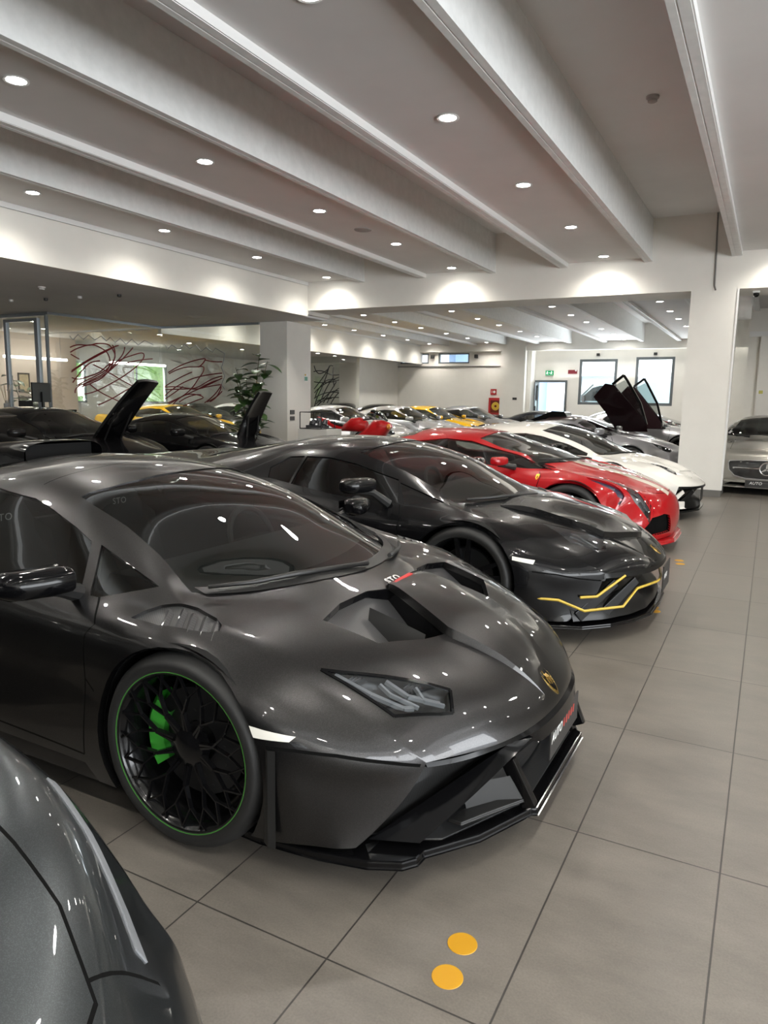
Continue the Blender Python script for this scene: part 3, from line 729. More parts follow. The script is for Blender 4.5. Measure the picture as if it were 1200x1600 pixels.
for x, nm in ((-12.75, 'leftmost panel'), (-10.25, 'second panel'), (-7.6, 'third panel'), (-4.95, 'fourth panel'), (-2.46, 'fifth panel'), (.2, 'sixth panel')):
    for k, y in enumerate((16.0, 17.95, 19.85, 21.7, 23.8, 25.8, 27.85)):
        if x > 0 and y > 19.5: continue
        downlight(x, y, ZP, 'small lit downlight, %s of the far hall, number %d from the back wall' % (nm, 7-k), 'downlights of the far hall ceiling', True)
for k, (x, y) in enumerate(((-14.68, 22.4), (-14.9, 23.9), (-15.9, 26.2), (-15.6, 27.3), (-14.9, 27.9))):
    downlight(x, y, 3.08, 'small lit downlight in the low far left soffit, %s from the black drawing' % ('first', 'second', 'third', 'fourth', 'fifth')[k], 'downlights of the far left soffit')
for k, (x, y) in enumerate(((-15.2, 11.2), (-14.6, 14.6), (-16.6, 12.6), (-17.6, 10.8), (-11.6, 14.6), (-16., 17.2), (-11.6, 5.), (-14.4, 6.), (-17.4, 8.), (-18.6, 19.5), (-16.2, 20.))):  # downlights added to brighten the glass office and the low left ceiling
    downlight(x, y, 3.11 if y < 13.4 else ZP if x > -13.3 else 3.08, 'added downlight in the low left ceiling to brighten the glass office', 'added downlights over the glass office')
# speaker, smoke detectors, sensors
def disc_thing(name, label, cat, loc, prof, m, seg=24, grp=None):
    n = seg; bm = bmesh.new(); R = [[bm.verts.new((r*math.cos(2*PI*i/n), r*math.sin(2*PI*i/n), z)) for r, z in prof] for i in range(n)]
    for i in range(n):
        for k in range(len(prof)-1): bm.faces.new((R[i][k], R[(i+1) % n][k], R[(i+1) % n][k+1], R[i][k+1]))
    bmesh.ops.remove_doubles(bm, verts=bm.verts[:], dist=1e-5)
    o = tag(obj(name, bm, m, smooth=True), label, cat, grp); o.location = loc; return o
disc_thing('ceiling_speaker', 'flat grey round ceiling loudspeaker between two downlights', 'speaker', (-5.19, 9.05, ZP), [(0, -.012), (.10, -.014), (.118, -.012), (.125, 0)], mat('speaker_grille', (.33, .32, .31), .7))
DET = mat('detector_plastic', (.62, .60, .57), .5)
disc_thing('smoke_detector', 'small smoke detector on the dark recessed ceiling at upper right', 'smoke detector', (-1.26, 7.74, ZR), [(.06, 0), (.06, -.02), (.045, -.03), (.045, -.05), (.03, -.058), (0, -.06)], mat('grey_detector', (.36, .32, .30), .5))
SL = ['first', 'second', 'third', 'fourth']
disc_thing('smoke_detector', 'white smoke detector on the low left ceiling, nearest to the wall edge', 'smoke detector', (-10.195, 7.74, 3.11), [(.055, 0), (.055, -.02), (.04, -.028), (.04, -.045), (.02, -.05), (0, -.05)], DET)
for k, (x, y) in enumerate(((-12.1, 8.55), (-11.33, 8.67), (-10.54, 8.73), (-9.70, 8.82))):
    disc_thing('ceiling_sensor', 'tiny dark square-faced sensor on the low left ceiling, %s of four from the left' % SL[k], 'sensor', (x, y, 3.11), [(.035, 0), (.035, -.035), (.02, -.045), (0, -.045)], DARK if k % 2 else DET, 12, 'sensors on the low left ceiling')
disc_thing('ceiling_vent', 'thin round air valve on the low left ceiling near the column', 'air vent', (-10.83, 11.85, 3.11), [(0, -.03), (.06, -.03), (.10, -.008), (.22, -.006), (.24, 0)], DET)
bm = bmesh.new(); tube(bm, [(-.974, 12.57, 4.36), (-.955, 12.58, 3.8), (-.94, 12.585, 3.28), (-.92, 12.60, 3.215)], .012, 8); tag(obj('cable', bm, mat('grey_cable', (.20, .19, .18), .6)), 'thin dark cable running down the header above the right column', 'cable')
cc = empty('security_camera', (-.36, 12.95, 3.22), 0, 'small black-eyed security camera under the header right of the column', 'camera')
bm = bmesh.new(); box(bm, (-.05, -.05, -.03), (.05, .05, 0)); obj('mount', bm, WHITEMETAL, cc, bevel=.004)
bm = bmesh.new(); bmesh.ops.create_uvsphere(bm, u_segments=16, v_segments=10, radius=.045); bmesh.ops.translate(bm, verts=bm.verts[:], vec=(0, -.01, -.05)); obj('dome', bm, M['gloss_black'], cc, smooth=True)
# floor dots
DOT = mat('yellow_dot', (.47, .235, .002), .5)
for k, (x, y, lb) in enumerate(((-.616, 1.66, 'yellow round floor sticker nearer the grey supercar, upper of the front two'), (-.607, 1.535, 'yellow round floor sticker, lowest in the photo, lower of the front two'), (-.635, 5.40, 'faded yellow floor sticker by the black supercar, right upper one'), (-.61, 5.30, 'faded yellow floor sticker by the black supercar, right lower one'), (-.735, 5.43, 'faded yellow floor sticker nearly under the black supercar lip'), (-.645, 7.20, 'small yellow floor sticker in the aisle before the red supercar, farther one'), (-.62, 7.05, 'small yellow floor sticker in the aisle before the red supercar, nearer one'))):
    r = .041
    disc_thing('floor_sticker', lb, 'sticker', (x, y, 0), [(0, .0015), (r-.001, .0015), (r, 0)], DOT, 32, 'yellow floor stickers')
HERO = [
 # c0 centre line, nose to tail
 [(.99,0,.372),(.93,0,.45),(.70,0,.612),(.40,0,.725),(.13,0,.785),(-.12,0,.898),(-.42,0,1.035),(-.80,0,1.132),(-1.2,0,1.165),(-1.65,0,1.15),(-2.2,0,1.06),(-2.7,0,.97),(-3.3,0,.93),(-3.45,0,.80),(-3.48,0,.35)],
 [(.967,.26,.372),(.90,.26,.455),(.68,.27,.59),(.38,.29,.70),(.105,.28,.782),(-.15,.29,.888),(-.45,.29,1.02),(-.83,.28,1.113),(-1.2,.28,1.148),(-1.65,.27,1.13),(-2.2,.28,1.04),(-2.7,.32,.95),(-3.3,.35,.93),(-3.45,.35,.80),(-3.48,.35,.35)],
 [(.90,.47,.374),(.83,.49,.470),(.62,.52,.600),(.30,.55,.700),(-.17,.69,.775),(-.33,.66,.845),(-.60,.60,.948),(-.93,.555,1.04),(-1.25,.55,1.075),(-1.65,.56,1.05),(-2.2,.60,.96),(-2.7,.66,.90),(-3.25,.70,.93),(-3.4,.72,.80),(-3.45,.72,.35)],
 [(.765,.70,.385),(.70,.73,.445),(.50,.765,.565),(.27,.78,.668),(0,.80,.735),(-.28,.80,.765),(-.6,.84,.765),(-.95,.86,.775),(-1.3,.87,.79),(-1.7,.89,.81),(-2.2,.93,.84),(-2.65,.90,.87),(-3.2,.86,.90),(-3.35,.84,.78),(-3.4,.82,.35)],
 [(.76,.705,.37),(.68,.775,.395),(.55,.86,.43),(.33,.935,.55),(0,.945,.675),(-.3,.935,.68),(-.6,.92,.66),(-.95,.92,.66),(-1.3,.925,.66),(-1.7,.94,.68),(-2.2,.975,.72),(-2.65,.98,.73),(-3.15,.93,.72),(-3.3,.9,.62),(-3.36,.88,.35)],
 [(.73,.735,.30),(.64,.80,.31),(.52,.875,.32),(.36,.955,.38),(0,.975,.45),(-.35,.95,.45),(-.65,.935,.44),(-.95,.925,.44),(-1.3,.925,.44),(-1.7,.945,.46),(-2.2,.98,.48),(-2.62,.985,.48),(-3.1,.95,.48),(-3.22,.92,.45),(-3.3,.9,.33)],
 [(.67,.785,.21),(.60,.83,.21),(.50,.885,.22),(.36,.945,.24),(0,.97,.26),(-.4,.955,.25),(-.65,.95,.25),(-.95,.95,.25),(-1.3,.95,.26),(-1.7,.955,.27),(-2.2,.98,.28),(-2.62,.985,.28),(-3.1,.95,.28),(-3.2,.92,.3),(-3.3,.9,.3)],
 [(.605,.84,.135),(.56,.865,.132),(.48,.89,.13),(.36,.93,.13),(0,.95,.13),(-.4,.94,.125),(-.65,.94,.125),(-.95,.94,.125),(-1.3,.94,.125),(-1.7,.945,.125),(-2.2,.96,.13),(-2.62,.96,.14),(-3.0,.93,.2),(-3.15,.9,.25),(-3.28,.88,.28)],
]
def lambo(fo=1.10, k=1.04, lipz=.415, drop=1.):
    """sharper, longer-nosed relative of the first net"""
    out = []
    for ci, col in enumerate(HERO):
        r = []
        for si, (x, y, z) in enumerate(col):
            if x > 0: x = x*fo/.99
            if si <= 2 and ci <= 4: z = z+(lipz-.372)*(1-.3*si)
            r.append((x, y*k, z))
        out.append(r)
    return out
def gen_net(fo=.9, ro=.85, wb=2.65, hw=.97, zb=.14, zm=.34, zn=.52, round_=.22, zh=.70, zc=.76, wsx=.0, wsz=.80, wstx=-.95, zr=1.15, rpx=-1.35, rw=.54, zbelt=.80, zdeck=.90, xdeck=-2.55, ztail=.86, nosew=.86, crest=.70, fast=0.):
    """smooth coupe: bumper face, hood, fenders, glasshouse and tail from a few sizes"""
    xt = -wb-ro; ws = wsx-wstx
    zroof1 = zr-.035
    def wsp(t): return wsx-ws*t, wsz+(zroof1-wsz)*(t**.88)
    s5x, s5z = wsp(.30); s6x, s6z = wsp(.63)
    z9 = zr-.03; x9 = rpx-.55; x10 = (x9+xdeck)/2-.05; z10 = z9+(zdeck-z9)*(.42 if not fast else .36)
    c0 = [(fo-.03, 0, zb), (fo, 0, zm), (fo-.06, 0, zn), (.44, 0, zn+(wsz-zn)*.62), (wsx, 0, wsz), (s5x, 0, s5z), (s6x, 0, s6z), (wstx, 0, zroof1), (rpx, 0, zr), (x9, 0, z9), (x10, 0, z10), (xdeck, 0, zdeck), (xt+.10, 0, ztail), (xt, 0, ztail-.16), (xt+.04, 0, .36)]
    def sh(col, y, dz, dx): return [(x+dx[i], y[i], z+dz[i]) for i, (x, _, z) in enumerate(col)]
    r = round_
    c1 = sh(c0, [.34*nosew, .34*nosew, .32*nosew, .30, .32, .30, .29, .29, .30, .30, .30, .34, .40, .42, .42], [0, 0, -.005, -.012, -.004, -.008, -.014, -.018, -.02, -.02, -.02, -.012, 0, 0, 0], [-r*.16, -r*.16, -r*.18, 0, -.02, -.02, -.02, -.02, 0, 0, 0, 0, .02, .03, .03])
    zs3 = zn+(zc-zn)*.60
    c2 = [(fo-.03-r*.50, .60*nosew, zb), (fo-r*.48, .62*nosew, zm), (fo-.06-r*.55, .58*nosew, zn+.0), (.42, .54, c0[3][2]-.045), (wsx-.30, .715, wsz-.015), (s5x-.14, .655, s5z-.03), (s6x-.12, .60, s6z-.065), (wstx-.08, rw+.01, zroof1-.075), (rpx, rw, zr-.085), (x9, rw+.01, z9-.09), (x10, rw+.06, z10-.075), (xdeck, .68, zdeck-.03), (xt+.14, .68, ztail), (xt+.06, .70, ztail-.16), (xt+.10, .70, .36)]
    c3 = [(fo-.03-r*1.0, .80*nosew, zb), (fo-r*1.0, .82*nosew, zm), (fo-.08-r*1.05, .76*nosew, zn+.015), (.34, crest+.045, zs3+.02), (0, crest+.085, zc), (-.32, .80, zc+.005), (-.64, .835, zbelt-.02), (-1.0, .855, zbelt-.005), (-1.35, .87, zbelt+.005), (-1.75, .885, zbelt+.015), (-2.2, .90, zbelt+.03), (-wb, .88, zdeck-.05), (xt+.20, .83, ztail-.02), (xt+.12, .82, ztail-.16), (xt+.16, .80, .36)]
    c4 = [(fo-.05-r*1.35, .90*nosew, zb), (fo-r*1.45, .915*nosew, zm), (fo-.12-r*1.65, .895*nosew, zn-.03), (.34, .90*hw/.97, .60), (0, hw-.025, .68), (-.3, hw-.04, .68), (-.62, hw-.05, .665), (-.98, hw-.05, .66), (-1.33, hw-.05, .66), (-1.75, hw-.035, .68), (-2.2, hw, .72), (-wb, hw+.005, .74), (xt+.28, .93*hw/.97, .70), (xt+.2, .90*hw/.97, .58), (xt+.24, .88*hw/.97, .36)]
    c5 = [(fo-.10-r*1.8, .955*nosew, zb), (fo-.05-r*1.9, .965*nosew, zm-.02), (fo-.20-r*2.1, .965*nosew, zm+.07), (.36, .955*hw/.97, .42), (0, hw, .46), (-.35, hw-.02, .46), (-.65, hw-.035, .44), (-.98, hw-.035, .44), (-1.33, hw-.035, .44), (-1.75, hw-.02, .46), (-2.2, hw+.01, .48), (-wb, hw+.015, .48), (xt+.36, .95*hw/.97, .48), (xt+.28, .92*hw/.97, .42), (xt+.3, .9*hw/.97, .34)]
    c6 = [(fo-.16-r*2.1, .98*nosew, zb), (fo-.13-r*2.2, .985*nosew, zm-.09), (fo-.27-r*2.35, .985*nosew, zm-.05), (.36, .945*hw/.97, .27), (0, hw-.005, .28), (-.4, hw-.02, .26), (-.65, hw-.02, .26), (-.98, hw-.02, .26), (-1.33, hw-.02, .26), (-1.75, hw-.01, .27), (-2.2, hw+.005, .28), (-wb, hw+.01, .28), (xt+.40, .95*hw/.97, .30), (xt+.34, .92*hw/.97, .3), (xt+.34, .9*hw/.97, .3)]
    c7 = [(fo-.20-r*2.3, .985*nosew, zb), (fo-.21-r*2.4, .985*nosew, zb), (fo-.32-r*2.5, .985*nosew, zb), (.36, .93*hw/.97, .13), (0, hw-.02, .13), (-.4, hw-.03, .125), (-.65, hw-.03, .125), (-.98, hw-.03, .125), (-1.33, hw-.03, .125), (-1.75, hw-.025, .125), (-2.2, hw-.01, .13), (-wb, hw-.01, .15), (xt+.45, .93*hw/.97, .2), (xt+.4, .9*hw/.97, .24), (xt+.36, .88*hw/.97, .28)]
    lim = (.50, .47, .42)
    for c in (c3, c4, c5, c6, c7):
        for i in range(3): c[i] = (max(c[i][0], lim[i]), c[i][1], c[i][2])
    return [c0, c1, c2, c3, c4, c5, c6, c7]
AVENT = lambo()
N458 = gen_net(fo=.93, ro=.97, wb=2.65, zn=.53, zm=.33, round_=.20, zh=.7, zc=.765, wsx=-.10, wsz=.84, wstx=-1.03, zr=1.16, rpx=-1.35, zdeck=.91, ztail=.88)
N911 = gen_net(fo=.92, ro=1.0, wb=2.46, hw=.93, zn=.60, zm=.36, round_=.20, zc=.84, crest=.66, wsx=-.30, wsz=.90, wstx=-.98, zr=1.245, rpx=-1.30, rw=.52, zbelt=.88, zdeck=.93, xdeck=-2.7, ztail=.86, fast=1.)
NSLS = gen_net(fo=.95, ro=.92, wb=2.68, hw=.97, zn=.74, zm=.45, round_=.12, zc=.85, crest=.70, wsx=-.62, wsz=.90, wstx=-1.25, zr=1.225, rpx=-1.55, rw=.50, zbelt=.88, zdeck=.90, xdeck=-2.75, ztail=.86)
# ------------------------------------------------------------------ the grey supercar in front
def mirror_obj(fn, *a):
    for g in (1, -1): fn(g, *a)
PGREY = paint('graphite_metallic', (.032, .0312, .0318), .95, .35, 1., .4)
HW = dict(xf=0., xr=-2.62, R=.327, rim=.266, w=.245, y=.955, Rarch=.352, Rarch_r=.37, Rr=.345, wr=.305, style='mesh')
c = Car('supercar', 'dark graphite grey supercar with hood vents and green-edged black wheels', 'car', (-1.587, 2.55, 0), 0, HERO, PGREY, HW, 8, 6, (3,), M)
E_ = c.e
# glass
c.mid('windshield', [(.128, 0), (.116, .20), (.095, .265), (0, .452), (-.165, .683), (-.374, .623), (-.582, .58), (-.80, .553), (-.894, .535), (-.885, .50), (-.845, .44), (-.80, .31), (-.765, .13), (-.755, 0)], 'top', M['glass'], -.005, .02)
c.pair('side_window', [(-.665, .905), (-.79, .948), (-.95, .995), (-1.09, 1.03), (-1.37, 1.055), (-1.6, 1.03), (-1.75, .97), (-1.80, .87), (-1.4, .80), (-.965, .772), (-.545, .755)], 'side', M['glass'], -.006, .02)
c.pair('quarter_window', [(-.615, .898), (-.262, .796), (-.46, .752), (-.50, .754)], 'side', M['glass'], -.006, .02)
c.mid('rear_window', [(-1.62, 0), (-1.62, .36), (-1.70, .46), (-2.30, .50), (-2.55, .46), (-2.60, 0)], 'top', M['glass_dark'], -.006, .02)
# lamps, vents, markers
HL = [(.413, .736), (.60, .60), (.749, .488), (.785, .548), (.758, .585), (.652, .693), (.53, .725)]
HL = [(.413, .738), (.749, .490), (.783, .548), (.757, .582), (.652, .695)]
c.pair('headlight', HL, 'top', M['lens'], -.001, .012)
VENT = [(.285, .53), (.262, .38), (.285, .22), (.335, .128), (.42, .155), (.618, .213), (.575, .34), (.492, .505)]
c.pair('hood_vent', VENT, 'top', M['carbon'], -.03, .0, label='carbon-lined hood vent')
c.pair('fender_vent', [(-.249, .884), (-.225, .84), (-.19, .805), (-.130, .772), (-.073, .752), (.02, .765), (.062, .79), (.077, .815), (.05, .842), (-.0, .865), (-.12, .89)], 'top', M['carbon'], -.012, 0., label='carbon louvre over the front wheel')
c.pair('side_marker', [(.299, .502), (.439, .478), (.424, .463), (.319, .468)], 'side', M['white'], .002, .01, label='white side marker lamp')
# shut lines
c.seam([(-.457, .755), (-.384, .689), (-.414, .654), (-.414, .497), (-.429, .218)], 'side')
c.seam([(-.429, .218), (-.9, .232), (-1.62, .25), (-1.66, .45), (-1.78, .82)], 'side')
c.seam([(-.414, .497), (-.37, .46)], 'side')
c.seam([(-1.13, .53), (-1.06, .30), (-1.0, .0)], 'top', .005)
c.seam([(.79, .68), (.66, .77), (.55, .853), (.44, .925)], 'top', .008) if 0 else None
c.seam([(.752, .378), (.68, .396), (.55, .424), (.44, .438), (.36, .442)], 'side', .010)
c.tint(M['gloss_black'], [(-.43, .185), (-1.0, .19), (-1.75, .2), (-2.23, .2), (-2.3, .10), (-.35, .10)], 'side')
vents = c.done()
c.floor(-3.25, .62, .92, .13)
# vent floors drop towards the nose, as ducts do
def drop(o, f):
    me = o.data
    for v in me.vertices: v.co.z -= f(v.co)
for o in [o for o in E_.children if o.name.startswith('hood_vent')]:
    drop(o, lambda p: max(0., min(.11, (p.x-.28)*.42)))
    g = 1 if o.data.vertices[0].co.y > 0 else -1
    # duct walls from the skin edge down to the floor
    bm = bmesh.new(); rows = [[], []]
    for i in range(len(VENT)+1):
        a, b = VENT[i % len(VENT)], VENT[(i+1) % len(VENT)]
        for t in (0, .25, .5, .75):
            if i == len(VENT) and t > 0: break
            x, y = a[0]+(b[0]-a[0])*t, a[1]+(b[1]-a[1])*t
            p = c.on(x, g*y); n = c.sh.normal(p)
            rows[0].append(p-n*.004); q = p-n*.03; q.z -= max(0., min(.11, (q.x-.28)*.42)); rows[1].append(q)
    loft(bm, rows); obj('duct_wall', bm, M['gloss_black'], o, recalc=False, smooth=False)
    bm = bmesh.new(); rows = []
    for t in range(7):
        x = .34+.22*t/6; y = .30-.02*t/6; p = c.on(x, g*y)
        rows.append([(x, g*(y-.004), p.z-.012), (x, g*(y+.02+.02*t/6), p.z-.13)])
    loft(bm, rows); obj('duct_fin', bm, M['black'], o, smooth=True)
# raised spine between the vents with sharp edges
def skin_patch(c, xs, yf, off, ny=9):
    rows = []
    for x in xs:
        w = yf(x); rows.append([c.on(x, w*(k/(ny-1)*2-1), off(x, k/(ny-1)*2-1)) for k in range(ny)])
    return rows
xs = [.325+.63*i/24 for i in range(25)]
def spw(x): return float(np.interp(x, [.325, .335, .42, .618, .80, .955], [.125, .128, .155, .222, .150, .098]))
def spo(x, t): return float(np.interp(x, [.32, .36, .62, .8, .955], [.016, .026, .030, .020, .0005]))*(1-.25*(1-abs(t))**1.0) if abs(t) < .93 else float(np.interp(x, [.32, .36, .62, .8, .955], [.016, .026, .030, .020, .0005]))
rows = skin_patch(c, xs, spw, spo, 15)
bm = bmesh.new(); V = loft(bm, rows)
for side in (0, -1):                                   # flanks of the spine
    lowr = [c.on(r[side].x+.004, r[side].y+(.006 if side == -1 else -.006), -.006) for r in rows]
    loft(bm, [[r[side] for r in rows], lowr])
loft(bm, [rows[0], [c.on(p.x-.02, p.y, -.004) for p in rows[0]]])
bmesh.ops.remove_doubles(bm, verts=bm.verts[:], dist=1e-5)
obj('hood_spine', bm, PGREY, E_, smooth=True)
bm = bmesh.new(); bar(bm, c.on(.337, -.10, .017), c.on(.337, .045, .019), .018, .018, .004, up=Vector((0, 0, 1))); obj('red_strip', bm, M['red_line'], E_, label='small red strip on the hood spine')
T = frame3(c.on(.305, -.045, .002), (0, 1, .0), (-1, 0, .30)); text_obj('hood_lettering', 'STO', .05, M['ink'], T, E_, 1.25, .0012, .25)
# louvre slats
for g in (1, -1):
    for k in range(5):
        x = -.16+.045*k; bm = bmesh.new(); rows = []
        for t in range(9):
            y = .79+.09*t/8-.012*(k > 2)+.02*(k < 1); rows.append([c.on(x+.05*t/8, g*y, -.010), c.on(x+.014+.05*t/8, g*y, .001), c.on(x+.03+.05*t/8, g*y, -.010)])
        loft(bm, rows); obj('louvre_slat', bm, M['carbon'], E_, smooth=True)
# headlight internals
HOUS = mat('lamp_housing_grey', (.035, .036, .038), .3, .3)
def HP(g, px, d): return c.on(px[0], g*px[1], -d)
for g in (1, -1):
    rows = []
    top = [(.413, .738), (.53, .652), (.64, .572), (.749, .490)]; bot = [(.413, .738), (.60, .705), (.70, .64), (.783, .548)]
    bm = bmesh.new(); A = [HP(g, p, .045) for p in top]; B = [HP(g, p, .045) for p in bot]; A0 = [HP(g, p, .001) for p in top]; B0 = [HP(g, p, .001) for p in bot]
    loft(bm, [A0, A, B, B0]); h = obj('lamp_housing', bm, HOUS, E_, recalc=False)
    def guide(pts, w=.011, d=.012, m=M['drl'], nm='light_guide'):
        bm = bmesh.new()
        P = [HP(g, p, d) for p in pts]
        for a, b in zip(P, P[1:]): bar(bm, a, b, w, w, .012, up=Vector((.4, 0, 1)))
        obj(nm, bm, m, h)
    guide([(.452, .715), (.57, .690), (.665, .652), (.688, .628)], .016)
    guide([(.575, .645), (.615, .648), (.700, .615)], .010); guide([(.585, .622), (.66, .612), (.745, .552)], .014); guide([(.665, .57), (.705, .585), (.758, .545)], .010)
    for x, y, w in ((.49, .685, .05), (.64, .575, .05)):
        bm = bmesh.new()
        for k in range(4): bar(bm, HP(g, (x+.010*k, y+.02-.007*k), .026), HP(g, (x+.010*k+.012, y-.025-.007*k), .026), .006, .006, .02, up=Vector((0, 0, 1)))
        obj('lamp_reflector', bm, M['lamp'], h)
    # dark surround
    bm = bmesh.new(); n = len(HL)
    for i in range(n):
        a, b = HL[i], HL[(i+1) % n]
        prev = None
        for t in range(7):
            p = c.on(a[0]+(b[0]-a[0])*t/6, g*(a[1]+(b[1]-a[1])*t/6), .0015)
            if prev is not None: bar(bm, prev, p, .010, .010, .004, up=c.sh.normal(p))
            prev = p
    obj('lamp_surround', bm, M['gloss_black'], h)
# badge on the nose: a small shield
def shield(c, x, y, s, parent, back=M['gloss_black'], edge=M['gold']):
    def pt(u, v, o): return c.on(x-v*s, y+u*s, o)
    out = [(-.42, .5), (-.2, .56), (0, .58), (.2, .56), (.42, .5), (.44, .1), (.36, -.2), (.2, -.45), (0, -.6), (-.2, -.45), (-.36, -.2), (-.44, .1)]
    bm = bmesh.new(); prev = None; top = [bm.verts.new(pt(u, v, .004)) for u, v in out]; low = [bm.verts.new(pt(u*1.02, v*1.02, -.002)) for u, v in out]; bm.faces.new(top)
    for i in range(len(out)): bm.faces.new((top[i-1], top[i], low[i], low[i-1]))
    bd = obj('badge', bm, edge, parent)
    bm = bmesh.new(); bm.faces.new([bm.verts.new(pt(u*.86, v*.86, .0048)) for u, v in out]); obj('badge_field', bm, back, bd, recalc=False)
    bm = bmesh.new()                                    # the bull as a low gold relief: body, head, legs
    for a, b, w0, w1 in (((-.2, .1), (.16, .05), .2, .26), ((.12, .05), (.24, -.18), .18, .1), ((-.18, .05), (-.26, -.2), .1, .05), ((-.05, .0), (-.02, -.26), .08, .04), ((-.2, .16), (-.12, .32), .04, .03), ((.05, 0), (.1, -.25), .07, .04)):
        bar(bm, pt(*a, .0055), pt(*b, .0055), w0*s, w1*s, .0015, up=Vector((0.5, 0, 1)))
    obj('badge_relief', bm, edge, bd)
shield(c, .935, 0, .075, E_)
# ---- front end: black lip band, blades, intake, splitter, plate
def curve_pts(P, n): return [tuple(v) for v in spline(P, n)]
lip = [(.765, .70, .383), (.84, .595, .376), (.90, .47, .372), (.944, .36, .371), (.967, .26, .371), (.985, .13, .371), (.99, 0, .371)]
lip = lip+[(x, -y, z) for x, y, z in lip[-2::-1]]
LIP = curve_pts(lip, 5)
def bk(y): return min(1., max(0., abs(y)-.25)/.12)
bm = bmesh.new()
rows = [[(x-.004, y, z+.001) for x, y, z in LIP], [(x+.016-bk(y)*.012, y, z-.012) for x, y, z in LIP], [(x+.022-bk(y)*.045, y*.995, z-.058+.044*bk(y)) for x, y, z in LIP], [(x-.06, y*.97, z-.066+.046*bk(y)) for x, y, z in LIP]]
loft(bm, rows); obj('nose_band', bm, M['gloss_black'], E_, smooth=True)
# dark core behind the openings
bm = bmesh.new(); rows = []
for x, y, z in LIP: 
    k = max(0., (abs(y)-.3)/.45); rows.append([(x-.05, y*.98, z-.005), (x-.10-.05*k, y*(1+.05*k), .26), (x-.10-.08*k, y*(1+.10*k), .125)])
loft(bm, rows); obj('front_grille', bm, M['mesh'], E_, smooth=True)
for g in (1, -1):
    A0, A3 = Vector((.925, g*.36, .345)), Vector((.615, g*.785, .135)); R0, R3 = Vector((.972, g*.30, .345)), Vector((.762, g*.725, .135)); B0, B3 = Vector((.975, g*.21, .315)), Vector((.728, g*.655, .108)); D0, D3 = Vector((.86, g*.25, .31)), Vector((.64, g*.66, .11))
    bm = bmesh.new(); rows = []
    for k in range(13):
        t = k/12; bow = math.sin(t*PI)*.012
        rows.append([D0.lerp(D3, t), A0.lerp(A3, t), A0.lerp(A3, t)*.35+R0.lerp(R3, t)*.65+Vector((bow, 0, bow*.6)), R0.lerp(R3, t)+Vector((bow, 0, bow*.5)), B0.lerp(B3, t), D0.lerp(D3, t)])
    loft(bm, rows); o = obj('front_blade', bm, M['gloss_black'], E_, smooth=True)
    # bumper side fin edge
    bm = bmesh.new(); P = [c.sh.at(0, k) for k in (4, 4.6, 5.2, 5.8, 6.4, 7)]; P = [Vector((p[0], g*p[1], p[2])) for p in P]
    rows = [[p, p+Vector((-.10, -g*.12, .0))] for p in P]; loft(bm, rows); obj('bumper_return', bm, M['gloss_black'], E_, smooth=True)
    bm = bmesh.new(); bar(bm, (.915, g*.375, .29), (.992, g*.352, .13), .030, .034, .05, up=Vector((1, 0, 0))); obj('splitter_strut', bm, M['gloss_black'], E_, bevel=.006)
    bm = bmesh.new(); prism(bm, [(.985, g*.355), (.90, g*.50), (.845, g*.60), (.80, g*.60), (.84, g*.45), (.90, g*.355)], .150, .160); obj('winglet', bm, M['black'], E_, bevel=.003)
    bm = bmesh.new(); loft(bm, [[(.975, g*.37, .16), (.93, g*.38, .235)], [(.90, g*.42, .16), (.87, g*.45, .235)], [(.83, g*.52, .16), (.81, g*.52, .235)]]); obj('winglet_panel', bm, M['black'], E_)
    # arch edge strip
    bm = bmesh.new(); rows = []
    for k in range(9):
        z = .13+.31*k/8; rows.append([(.345-.0*z, g*.945, z), (.352+.02, g*.962, z), (.395, g*.955, z)])
    loft(bm, rows); obj('arch_strip', bm, M['black'], E_, smooth=True)
half = [(1.010, 0), (1.010, .325), (.992, .335), (.893, .56), (.811, .672), (.775, .72), (.772, .765), (.742, .805), (.65, .85), (.50, .885), (.30, .905)]
out = half+[(.20, .90)]; out = out+[(x, -y) for x, y in out[::-1] if y]
bm = bmesh.new(); prism(bm, out, .088, .112); obj('splitter', bm, M['gloss_black'], E_, bevel=.006)
inn = [(.965, 0), (.965, .30), (.93, .37), (.80, .64), (.70, .70), (.5, .7), (.5, 0)]; inn = inn+[(x, -y) for x, y in inn[::-1] if y]
bm = bmesh.new(); prism(bm, inn, .112, .115); obj('splitter_carbon', bm, M['carbon'], E_)
bm = bmesh.new(); box(bm, (.996, -.158, .203), (1.002, .25, .318)); pl = obj('dealer_plate', bm, M['plate'], E_, bevel=.002)
T = frame3((1.0025, -.075, .276), (0, 1, 0), (0, 0, 1)); text_obj('plate_lettering', 'AUTO', .05, M['ink'], T, pl, 1.05, .0006, .2, .0006)
bm = bmesh.new()
for k in range(5): bar(bm, (1.003, .02+.036*k, .262), (1.003, .027+.036*k, .292), .014, .014, .001, up=Vector((1, 0, 0)))
obj('plate_red_marks', bm, M['red_ink'], pl)
